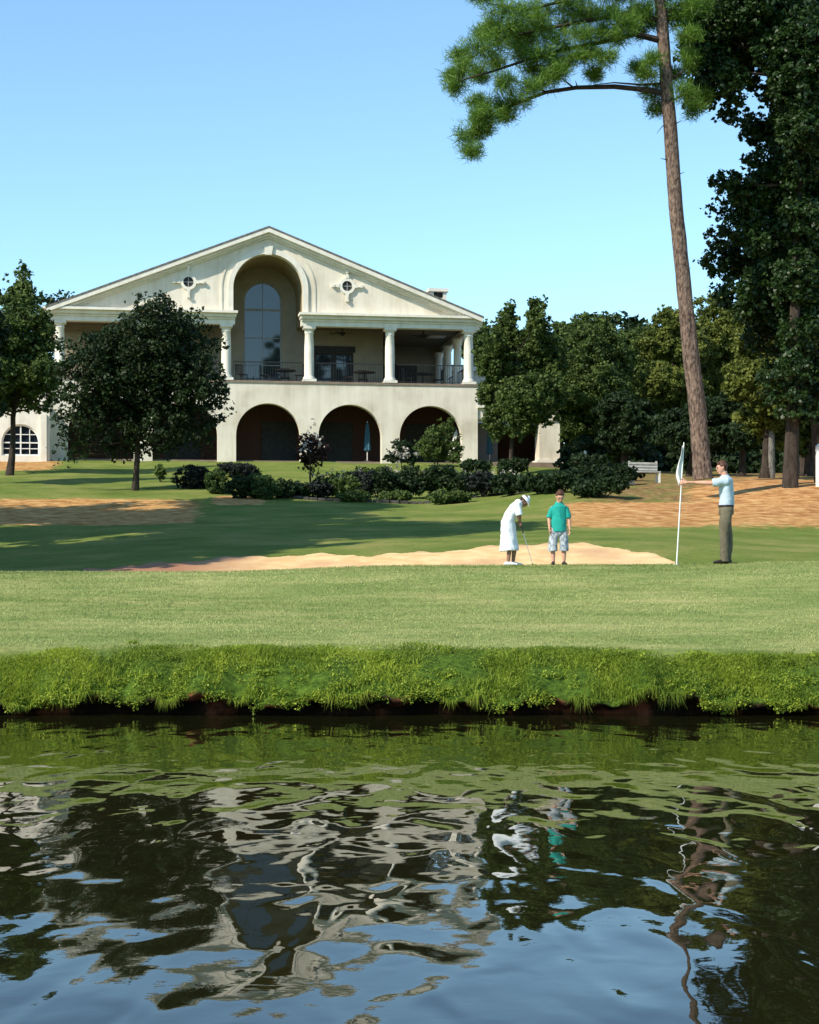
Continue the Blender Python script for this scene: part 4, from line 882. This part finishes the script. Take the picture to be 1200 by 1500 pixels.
# ---------------------------------------------------------------- garden wall, bench, posts, flag
def stone_edge():
    t = thing('retaining_wall', 'low dark stone retaining wall edging the planting bed', 'wall', (0, 0, 0)); mb = MB(); g = random.Random(2)
    px = 430.
    while px < 780:
        wd = g.uniform(8, 15); D = 65.2+.6*math.sin(px*.02); a = on_ground(px, D); b_ = on_ground(px+wd-.8, D); hh = .30+g.uniform(-.05, .05)
        for r in range(1):
            z0 = a.z-.1+r*(.22); mb.box(a.x, b_.x, D+g.uniform(0, .05), D+.4, z0, z0+.21+(0 if r == 0 else hh-.25))
        px += wd
    mb.build('stone_course', M['stone'], t, bevel=.02)
stone_edge()
M['bench_paint'] = mat('greyed_white_paint', (.36, .36, .33), (.48, .48, .44), 6, .8)  # white toned down to an even grey for seat and backrest
def bench():
    D = 65; b = on_ground(945, D); t = thing('garden_bench', 'small white garden bench at the wood edge beside the dark shrubs', 'bench', b, rz=.2)
    MB().box(-.55, .55, -.2, .2, .40, .45).build('seat', M['bench_paint'], t, bevel=.008)
    q = MB(); [q.box(-.55, .55, .2, .23, .50+k*.11, .58+k*.11) for k in range(3)]; q.box(-.55, -.49, .233, .27, .453, .85); q.box(.49, .55, .233, .27, .453, .85); q.build('backrest', M['bench_paint'], t)
    for sx in (-1, 1):
        for sy in (-1, 1): MB().box(sx*.5-.03, sx*.5+.03, sy*.16-.03, sy*.16+.03, -.05, .399).build('leg', M['white_paint'], t)
bench()
def post(px, D, h, w_, lb):
    b = on_ground(px, D); t = thing('marker_post', lb, 'post', b)
    MB().box(-w_/2, w_/2, -w_/2, w_/2, -.1, h).build('shaft', M['white_paint'], t, bevel=.01)
    MB().hexa([(-w_*.6,-w_*.6,h+.002),(w_*.6,-w_*.6,h+.002),(w_*.6,w_*.6,h+.002),(-w_*.6,w_*.6,h+.002),(-.01,-.01,h+w_*.6),(.01,-.01,h+w_*.6),(.01,.01,h+w_*.6),(-.01,.01,h+w_*.6)]).build('cap', M['white_paint'], t)
post(1199, 60, 1.35, .16, 'white post at the extreme right edge on the bank')
post(857, 84, 1.0, .13, 'slim white post among the dark shrubs left of the light green bush')
def flag():
    D = 31.0; b = W(991, 824, D); b.z = float(gz(b.x, b.y)); top = W(1002, 648, D)-b
    t = thing('golf_flag', 'white limp golf flag on a leaning white flagstick held by the man', 'flag', b)
    MB().tube([(0, 0, -.05), top*.5, top], [.013, .012, .009], 10).build('flagstick', M['white_paint'], t, smooth=True)
    MB().lathe(0, 0, [(.02, -.01), (.054, .002), (.054, .012), (.045, .012), (.045, -.0)], 20).build('cup_rim', M['white_paint'], t)
    # limp folded cloth hanging along the stick
    ax = top.normalized(); V = []; nu, nv = 9, 22
    L_ = top.length
    for j in range(nv):
        s = j/(nv-1); zc = L_*(1-.015-.27*s); wv = .035+.075*math.sin(min(1, s*1.15)*math.pi*.62)**2*(1-.75*max(0, s-.75)/.25)
        for i in range(nu):
            q = i/(nu-1); p = ax*zc
            V.append((p.x-wv*q, .035*math.sin(q*11+s*5)*q+.02*math.sin(q*5), p.z-.16*q*(.3+.7*s)))
    Fq = [[j*nu+i, j*nu+i+1, (j+1)*nu+i+1, (j+1)*nu+i] for j in range(nv-1) for i in range(nu-1)]
    o = mesh_np('flag_cloth', V, Fq, M['white_paint'], t, True)
    m = o.modifiers.new('thickness', 'SOLIDIFY'); m.thickness = .004
    return b, top
FLAGB, FLAGT = flag()
# ---------------------------------------------------------------- people
class Fig:
    """closed lofts that a voxel remesh fuses into one continuous surface"""
    def __init__(s): s.v = []; s.f = []
    def loft(s, pts, rad, side=(0, 1, 0), n=16, round_=(True, True)):
        """rad: (a,b) per point: a along 'side', b across"""
        P = [Vector(p) for p in pts]; sd = Vector(side); R_ = [(r, r) if not hasattr(r, '__len__') else r for r in rad]
        st = []
        N = len(P)
        d0 = (P[1]-P[0]).normalized(); d1 = (P[-1]-P[-2]).normalized()
        if round_[0]:
            for a in (80, 55, 28): c, q = math.cos(R(a)), math.sin(R(a)); st.append((P[0]-d0*(min(R_[0])*q), R_[0][0]*c, R_[0][1]*c, d0))
        for i in range(N):
            d = (P[min(i+1, N-1)]-P[max(i-1, 0)]).normalized(); st.append((P[i], R_[i][0], R_[i][1], d))
        if round_[1]:
            for a in (28, 55, 80): c, q = math.cos(R(a)), math.sin(R(a)); st.append((P[-1]+d1*(min(R_[-1])*q), R_[-1][0]*c, R_[-1][1]*c, d1))
        b = len(s.v)
        for p, ra, rb, d in st:
            u = (sd-d*sd.dot(d)); u = u.normalized() if u.length > 1e-3 else Vector((1, 0, 0)); v = d.cross(u)
            for k in range(n):
                a = 2*math.pi*k/n; s.v.append(tuple(p+u*(math.cos(a)*ra)+v*(math.sin(a)*rb)))
        m = len(st)
        for i in range(m-1):
            for k in range(n): s.f.append((b+i*n+k, b+i*n+(k+1) % n, b+(i+1)*n+(k+1) % n, b+(i+1)*n+k))
        s.f.append(tuple(b+k for k in range(n))[::-1]); s.f.append(tuple(b+(m-1)*n+k for k in range(n)))
        return s
    def ball(s, c, rx, ry, rz):
        n = 14; b = len(s.v); m = 9
        for i in range(1, m):
            t = math.pi*i/m
            for k in range(n): a = 2*math.pi*k/n; s.v.append((c[0]+rx*math.sin(t)*math.cos(a), c[1]+ry*math.sin(t)*math.sin(a), c[2]+rz*math.cos(t)))
        for i in range(m-2):
            for k in range(n): s.f.append((b+i*n+k, b+(i+1)*n+k, b+(i+1)*n+(k+1) % n, b+i*n+(k+1) % n))
        s.f.append(tuple(b+k for k in range(n))); s.f.append(tuple(b+(m-2)*n+k for k in range(n))[::-1]); return s
    def build(s, name, mt, parent, voxel=.007, smooth=3, folds=0):
        me = bpy.data.meshes.new(name); me.from_pydata(s.v, [], s.f); o = bpy.data.objects.new(name, me); COL.objects.link(o)
        bm = bmesh.new(); bm.from_mesh(me); bmesh.ops.recalc_face_normals(bm, faces=bm.faces); bm.to_mesh(me); bm.free()
        m = o.modifiers.new('r', 'REMESH'); m.mode = 'VOXEL'; m.voxel_size = voxel; m.use_smooth_shade = True
        if smooth: q = o.modifiers.new('s', 'SMOOTH'); q.iterations = smooth; q.factor = .5
        bpy.context.view_layer.update(); dg = bpy.context.evaluated_depsgraph_get()
        nm = bpy.data.meshes.new_from_object(o.evaluated_get(dg)); o.modifiers.clear(); o.data = nm; bpy.data.meshes.remove(me); nm.name = name
        if folds:
            from mathutils import noise as mn
            N_ = [v_.normal.copy() for v_ in nm.vertices]
            for v_, n_ in zip(nm.vertices, N_):
                c_ = v_.co.copy(); k_ = mn.noise(Vector((c_.x*9, c_.y*9, c_.z*4+3*c_.x)))+.6*mn.noise(Vector((c_.x*22+c_.z*14, c_.y*22, c_.z*9)))
                v_.co = c_+n_*(k_*folds)
        nm.materials.clear(); nm.materials.append(mt); o.parent = parent; return o
M['skin'] = mat('skin', (.52, .27, .18), (.58, .32, .22), 12, .55)
M['skin_tan'] = mat('skin_tan', (.26, .13, .08), (.32, .17, .11), 12, .55)
M['hair_brown'] = mat('hair_brown', (.055, .022, .012), (.10, .04, .02), 40, .6, .5, 60)
M['hair_dark'] = mat('hair_dark', (.02, .012, .010), (.04, .02, .014), 40, .6, .5, 60)
M['cloth_white'] = mat('cloth_white', (.70, .73, .76), (.78, .80, .82), 4, .85, .6, 14, dist=.02)
M['cloth_blue'] = mat('cloth_pale_blue', (.38, .48, .56), (.46, .56, .63), 4, .85, .6, 12, dist=.02)
M['cloth_teal'] = mat('cloth_teal', (.01, .27, .22), (.015, .34, .28), 4, .85, .6, 12, dist=.02)
M['cloth_khaki'] = mat('cloth_khaki', (.11, .095, .06), (.15, .13, .085), 4, .85, .6, 12, dist=.02)
M['cloth_grey'] = mat('cloth_plaid', (.50, .52, .54), (.16, .20, .24), 16, .85, .5, 12, detail=1)
M['leather'] = mat('leather', (.02, .015, .012), (.03, .02, .016), 10, .5)
M['eye'] = mat('eye', (.02, .015, .012), None, rough=.2)
def head(fig, c, r, fwd, up=(0, 0, 1)):
    """r = half the head's height; fwd = where the face looks"""
    f = Vector(fwd).normalized(); u = (Vector(up)-f*f.dot(Vector(up))).normalized(); s = u.cross(f); c = Vector(c)
    A = lambda a, b, d: c+f*(a*r)+s*(b*r)+u*(d*r)
    fig.loft([A(-.12, 0, .55), A(-.10, 0, .25), A(0, 0, -.1), A(.12, 0, -.45), A(.26, 0, -.72)], [(.50*r, .56*r), (.66*r, .78*r), (.63*r, .76*r), (.52*r, .58*r), (.30*r, .34*r)], s, 18)
    fig.loft([A(.68, 0, .12), A(.76, 0, -.08), A(.80, 0, -.20)], [.06*r, .08*r, .10*r], s, 8)          # nose
    fig.loft([A(.62, -.26, .20), A(.70, 0, .2), A(.62, .26, .20)], [.10*r, .10*r, .10*r], u, 8)         # brow
    fig.loft([A(.62, -.15, -.47), A(.72, 0, -.46), A(.62, .15, -.47)], [.07*r, .085*r, .07*r], u, 8)    # lips
    for k in (-1, 1): fig.loft([A(-.08, k*.66, .12), A(-.12, k*.74, -.02), A(-.04, k*.67, -.22)], [(.10*r, .05*r), (.14*r, .06*r), (.07*r, .04*r)], f, 8)
    return A
def face_bits(A, r, par, fwd):
    for k in (-1, 1):
        c = A(.70, k*.26, .06); Fig().ball(c, .085*r, .085*r, .07*r).build('eye', M['eye'], par, .004, 0)
    Fig().loft([A(.765, -.13, -.47), A(.80, 0, -.465), A(.765, .13, -.47)], [.022*r]*3, (0, 0, 1), 6).build('mouth', mat('lip', (.30, .09, .07)), par, .0025, 0)
def hair(A, r, par, m, cap_=False, low=-.35):
    h = Fig(); h.loft([A(-.16, 0, .62), A(-.16, 0, .35), A(-.26, 0, .0), A(-.30, 0, low)], [(.56*r, .62*r), (.735*r, .80*r), (.70*r, .66*r), (.50*r, .42*r)], A(0, 1, 0)-A(0, 0, 0), 18)
    h.loft([A(.40, -.3, .66), A(.46, 0, .70), A(.40, .3, .66)], [.20*r]*3, (0, 0, 1), 8)
    return h.build('hair', m, par, .009, 2)
def hand(fig, wrist, direc, palm_n, thumb_side, sc=1.0, curl=.5, grip=None):
    """five separate fingers; curl in radians per joint"""
    w_ = Vector(wrist); d = Vector(direc).normalized(); n = Vector(palm_n); n = (n-d*n.dot(d)).normalized(); s = d.cross(n)*thumb_side
    L = .19*sc; pw = .042*sc
    fig.loft([w_-d*.01*sc, w_+d*.035*sc, w_+d*.085*sc], [(.028*sc, .018*sc), (.040*sc, .016*sc), (.040*sc, .0125*sc)], s, 12)
    for k, (off, ln) in enumerate(((.75, .072), (.25, .08), (-.25, .075), (-.75, .058))):
        p = w_+d*.092*sc+s*(pw*off*.88); pts = [p-d*.012*sc, p]; a = 0
        for q, fr in enumerate((.45, .32, .28)):
            a += curl*(.8+.12*k if not grip else 1); p = p+(d*math.cos(a)+n*math.sin(a)+s*off*.06)*(ln*fr*sc); pts.append(p)
        fig.loft(pts, [.0095*sc, .0095*sc, .009*sc, .0085*sc, .0075*sc], s, 8)
    p = w_+d*.022*sc+s*.030*sc; pts = [p]; a = .75
    for fr in (.035, .03, .026): p = p+(s*math.sin(a)+d*math.cos(a)+n*(.35+curl*.5))*fr*sc; pts.append(p); a -= .3
    fig.loft(pts, [.013*sc, .0115*sc, .0105*sc, .009*sc], n, 8)
def shoe(par, ankle, toe, m, sc=1.0):
    a = Vector(ankle); t = Vector(toe).normalized(); p = Vector((a.x, a.y, 0)); u = Vector((-t.y, t.x, 0))
    f = Fig(); f.loft([p-t*.06*sc+Vector((0, 0, .035*sc)), p+t*.03*sc+Vector((0, 0, .04*sc)), p+t*.12*sc+Vector((0, 0, .03*sc)), p+t*.19*sc+Vector((0, 0, .022*sc))], [(.036*sc, .035*sc), (.040*sc, .042*sc), (.046*sc, .032*sc), (.034*sc, .022*sc)], u, 12)
    f.loft([p+Vector((0, 0, .03*sc)), p+Vector((0, 0, .09*sc))], [(.036*sc, .042*sc)]*2, u, 12, (False, False))
    return f.build('shoe', m, par, .007, 1)

def man():
    b = W(1062, 823, 31.02); b.z = float(gz(b.x, b.y)); t = thing('person', 'man in pale blue shirt and khaki trousers stretching his arm out to hold the flagstick', 'person', b)
    fw = Vector((-1, .05, 0)).normalized(); f = Fig()
    H = 1.80; hc = Vector((-.055, 0, 1.675)); A = head(f, hc, .118, (-1, 0, -.12))
    f.loft([(-.015, 0, 1.60), (.0, 0, 1.50), (.015, 0, 1.44)], [.056, .058, .075], (0, 1, 0))
    f.loft([(.02, 0, 1.46), (.02, 0, 1.36), (.03, 0, 1.18), (.02, 0, 1.02), (.02, 0, .93)], [(.15, .08), (.175, .105), (.15, .095), (.15, .10), (.155, .11)], (0, 1, 0), 20)
    legs = ((-.10, -.035, -.02), (.10, .07, .05))
    for y, kx, ax in legs: f.loft([(.02, y, .93), (.0+kx*.4, y, .72), (kx, y, .50), (kx*.6+ax*.5+.01, y, .30), (ax, y, .09)], [.088, .078, .056, .054, .040], (0, 1, 0))
    sn = Vector((.01, -.17, 1.435)); en = Vector((-.27, -.13, 1.40)); wn = Vector((-.53, -.05, 1.415))
    f.loft([sn, sn.lerp(en, .5), en, en.lerp(wn, .4), wn], [.056, .05, .042, .040, .028], (0, 0, 1))
    sf = Vector((.04, .18, 1.43)); ef = Vector((.10, .23, 1.15)); wf = Vector((.05, .25, .90))
    f.loft([sf, sf.lerp(ef, .5), ef, ef.lerp(wf, .4), wf], [.056, .05, .042, .04, .028], (0, 1, 0))
    # near hand round the stick, far hand hanging
    st = FLAGB-b; zz = wn.z; fr = (zz-st.z)/FLAGT.z; stick = st+FLAGT*fr
    d = (Vector((stick.x, stick.y, 0))-Vector((wn.x, wn.y, 0))).normalized()
    base = Vector((stick.x, stick.y, zz))
    w0 = base-d*.075+Vector((0, -.022, 0)); f.loft([wn, w0], [.028, .026], (0, 0, 1))
    f.loft([w0, w0+d*.04, w0+d*.075], [(.030, .018), (.040, .017), (.038, .015)], (0, 0, 1), 12)
    for k in range(4):
        z = (.030, .010, -.011, -.031)[k]; pts = []
        for q in range(6):
            a = R(-90+30-q*0)+R(52)*q; pts.append(base+Vector((0, 0, z))+(-d*math.cos(a+R(180))*1.0+Vector((d.y, -d.x, 0))*math.sin(a+R(180))*(-1))*.0235)
        f.loft(pts, [.0095, .0095, .009, .009, .0085, .0075], (0, 0, 1), 8)
    f.loft([w0+Vector((0, 0, .03)), w0+d*.035+Vector((0, -.012, .055)), w0+d*.062+Vector((0, -.005, .068)), w0+d*.083+Vector((0, .008, .062))], [.014, .012, .0105, .009], (0, 1, 0), 8)
    hand(f, wf, (-.12, .05, -1), (0, -1, 0), -1, 1.0, .3)
    f.build('body', M['skin'], t, .007, 2); face_bits(A, .118, t, fw); hair(A, .118, t, M['hair_brown'])
    s = Fig(); s.loft([(.02, 0, 1.475), (.02, 0, 1.40), (.025, 0, 1.28), (.035, 0, 1.14), (.02, 0, 1.0)], [(.10, .085), (.20, .125), (.19, .13), (.175, .125), (.17, .128)], (0, 1, 0), 24, (True, False))
    s.loft([(.0, 0, 1.53), (.01, 0, 1.47)], [.068, .085], (0, 1, 0), 16, (False, True))
    s.loft([sn+Vector((.04, .05, 0)), sn, sn.lerp(en, .55), sn.lerp(en, .88)], [.075, .078, .072, .070], (0, 0, 1), 16, (True, False))
    s.loft([sf+Vector((0, -.05, 0)), sf, sf.lerp(ef, .55), sf.lerp(ef, .9)], [.075, .077, .072, .070], (0, 1, 0), 16, (True, False))
    s.build('shirt', M['cloth_blue'], t, .009, 2, .010)
    Fig().loft([(-.005, 0, 1.505), (-.012, 0, 1.545)], [(.074, .082), (.068, .074)], (0, 1, 0), 24, (False, False)).build('collar', M['cloth_blue'], t, .006, 1)
    p = Fig(); p.loft([(.02, 0, 1.0), (.02, 0, .93), (.02, 0, .86)], [(.165, .122), (.175, .13), (.17, .125)], (0, 1, 0), 22, (False, False))
    for y, kx, ax in legs: p.loft([(.02, y*.9, .93), (.0+kx*.4, y, .72), (kx, y, .50), (kx*.6+ax*.5+.01, y, .28), (ax, y, .035)], [.108, .10, .084, .078, .072], (0, 1, 0), 18, (True, False))
    p.build('trousers', M['cloth_khaki'], t, .009, 2, .010)
    Fig().loft([(.02, 0, .985), (.02, 0, 1.022)], [(.180, .137)]*2, (0, 1, 0), 30, (False, False)).build('belt', M['leather'], t, .006, 0)
    for y, kx, ax in legs: shoe(t, (ax, y, .08), (-1, .1 if y > 0 else -.1, 0), M['leather'])
def boy():
    b = W(819, 828, 31.25); b.z = float(gz(b.x, b.y)); t = thing('person', 'child in teal T-shirt and light patterned shorts standing with arms at the sides', 'person', b)
    f = Fig(); hc = Vector((.015, -.05, 1.205)); A = head(f, hc, .108, (.15, -1, -.55))
    f.loft([(.0, -.015, 1.14), (0, .0, 1.06)], [.043, .055], (1, 0, 0))
    f.loft([(0, 0, 1.02), (0, 0, .97), (0, 0, .82), (0, 0, .70), (0, 0, .64)], [(.08, .05), (.115, .07), (.11, .07), (.115, .078), (.12, .08)], (1, 0, 0), 20)
    legs = ((-.085, -.11, -.10), (.08, .09, .085))
    for x, kx, ax in legs: f.loft([(x, 0, .64), ((x+kx)/2, -.005, .50), (kx, -.01, .345), ((kx+ax)/2, .01, .21), (ax, .0, .06)], [.068, .06, .042, .042, .030], (1, 0, 0))
    arms = []
    for k in (-1, 1):
        s_ = Vector((k*.125, 0, 1.00)); e = Vector((k*.175, .0, .82)); w_ = Vector((k*(.17 if k < 0 else .185), -.05, .645)); arms.append((s_, e, w_))
        f.loft([s_, s_.lerp(e, .5), e, e.lerp(w_, .4), w_], [.042, .037, .031, .030, .021], (0, 1, 0)); hand(f, w_, (0, -.15, -1), (-k, -.2, 0), -k, .78, .35)
    f.build('body', M['skin'], t, .0065, 2); face_bits(A, .108, t, 0); hair(A, .108, t, M['hair_brown'])
    s = Fig(); s.loft([(0, 0, 1.075), (0, 0, 1.03), (0, 0, .85), (0, 0, .66), (0, 0, .59)], [(.075, .065), (.142, .09), (.135, .095), (.138, .10), (.145, .105)], (1, 0, 0), 24, (True, False))
    for s_, e, w_ in arms: s.loft([s_+Vector((-s_.x*.35, 0, .0)), s_, s_.lerp(e, .5), s_.lerp(e, .92)], [.040, .047, .052, .054], (0, 1, 0), 16, (True, False))
    s.build('t_shirt', M['cloth_teal'], t, .008, 2, .010)
    p = Fig(); p.loft([(0, 0, .66), (0, 0, .58)], [(.12, .088), (.125, .09)], (1, 0, 0), 20)
    for x, kx, ax in legs: p.loft([(x*.9, 0, .62), ((x+kx)/2, -.005, .48), (kx, -.005, .33), (kx, .0, .25)], [.074, .078, .080, .084], (1, 0, 0), 18, (True, False))
    p.build('shorts', M['cloth_grey'], t, .008, 2, .010)
    for x, kx, ax in legs: shoe(t, (ax, 0, .06), (.2 if x > 0 else -.2, -1, 0), M['leather'], .78)
def putter():
    b = W(750, 827, 31.25); b.z = float(gz(b.x, b.y)); t = thing('person', 'person in white cap, white top and long white skirt bent over a putter', 'person', b)
    f = Fig(); hip = Vector((-.06, 0, .74)); ch = Vector((.06, 0, 1.00)); sh = Vector((.10, 0, 1.085)); hc = Vector((.205, -.0, 1.12)); A = head(f, hc, .108, (.72, -.1, -1), (1, 0, .75))
    f.loft([(.07, 0, 1.07), (.15, 0, 1.11)], [.052, .045], (0, 1, 0))
    f.loft([sh, ch, (hip+ch)/2+Vector((-.035, 0, 0)), hip+Vector((-.01, 0, .04)), hip+Vector((0, 0, -.06))], [(.13, .065), (.145, .085), (.12, .08), (.13, .09), (.135, .095)], (0, 1, 0), 20)
    legs = ((-.075, -.045), (.07, .05))
    for y, ax in legs: f.loft([(-.06, y, .70), (-.01+ax*.4, y, .55), (.02+ax, y, .385), (-.01+ax, y, .22), (-.025+ax, y, .065)], [.070, .062, .044, .041, .030], (0, 1, 0))
    hd = Vector((.155, -.01, .70)); arms = []
    for k in (-1, 1):
        s_ = Vector((.085, k*.15, 1.055)); e = Vector((.13, k*.155, .86)); w_ = hd+Vector((-.02, k*.03, .07 if k < 0 else .10)); arms.append((s_, e, w_))
        f.loft([s_, s_.lerp(e, .5), e, e.lerp(w_, .4), w_], [.042, .037, .031, .029, .021], (0, 1, 0)); hand(f, w_, (.25, -k*.1, -1), (0, -k, 0), k, .8, .75)
    f.build('body', M['skin_tan'], t, .0065, 2); face_bits(A, .108, t, 0)
    hair(A, .108, t, M['hair_dark'])
    c = Fig(); c.loft([A(-.08, 0, 1.0), A(-.08, 0, .72), A(-.06, 0, .34)], [(.34*.108, .40*.108), (.72*.108, .80*.108), (.80*.108, .90*.108)], A(0, 1, 0)-A(0, 0, 0), 20, (True, False))
    c.loft([A(.55, 0, .42), A(.95, 0, .36), A(1.30, 0, .26)], [(.66*.108, .05*.108), (.62*.108, .05*.108), (.40*.108, .04*.108)], A(0, 1, 0)-A(0, 0, 0), 14); c.build('cap', M['cloth_white'], t, .006, 1)
    s = Fig(); s.loft([sh+Vector((.02, 0, .005)), ch+Vector((0, 0, .01)), (hip+ch)/2+Vector((-.035, 0, 0)), hip+Vector((-.01, 0, .02)), hip+Vector((0, 0, -.07))], [(.125, .075), (.170, .105), (.155, .11), (.16, .118), (.165, .125)], (0, 1, 0), 24, (True, False))
    for s_, e, w_ in arms: s.loft([s_+Vector((-.02, -s_.y*.35, .0)), s_, s_.lerp(e, .5), s_.lerp(e, .9)], [.06, .064, .062, .062], (0, 1, 0), 16, (True, False))
    s.build('top', M['cloth_white'], t, .008, 2, .010)
    p = Fig(); p.loft([hip+Vector((0, 0, .05)), hip+Vector((-.005, 0, -.08)), (-.055, 0, .48), (-.045, 0, .26)], [(.145, .11), (.165, .13), (.18, .145), (.19, .165)], (0, 1, 0), 26, (True, False)); p.build('skirt', M['cloth_white'], t, .008, 2, .014)
    for y, ax in legs: shoe(t, (-.025+ax, y, .06), (1, -.1, 0), M['cloth_white'], .8)
    c2 = thing('putter', 'thin steel putter held by the bent person in white', 'golf club', b); top = hd+Vector((-.03, 0, .12)); bot = Vector((.36, -.02, .03))
    ax = (bot-top).normalized(); MB().tube([top, top+ax*.26], [.013, .011], 10).build('grip', M['leather'], c2, smooth=True)
    MB().tube([top+ax*.26, bot], [.0055, .0045], 8).build('shaft', mat('steel', (.6, .6, .6), rough=.25, metallic=1), c2, smooth=True)
    MB().box(bot.x-.015, bot.x+.015, bot.y-.09, bot.y+.02, .004, .032).build('club_head', M['iron'], c2, bevel=.004)
man(); boy(); putter()
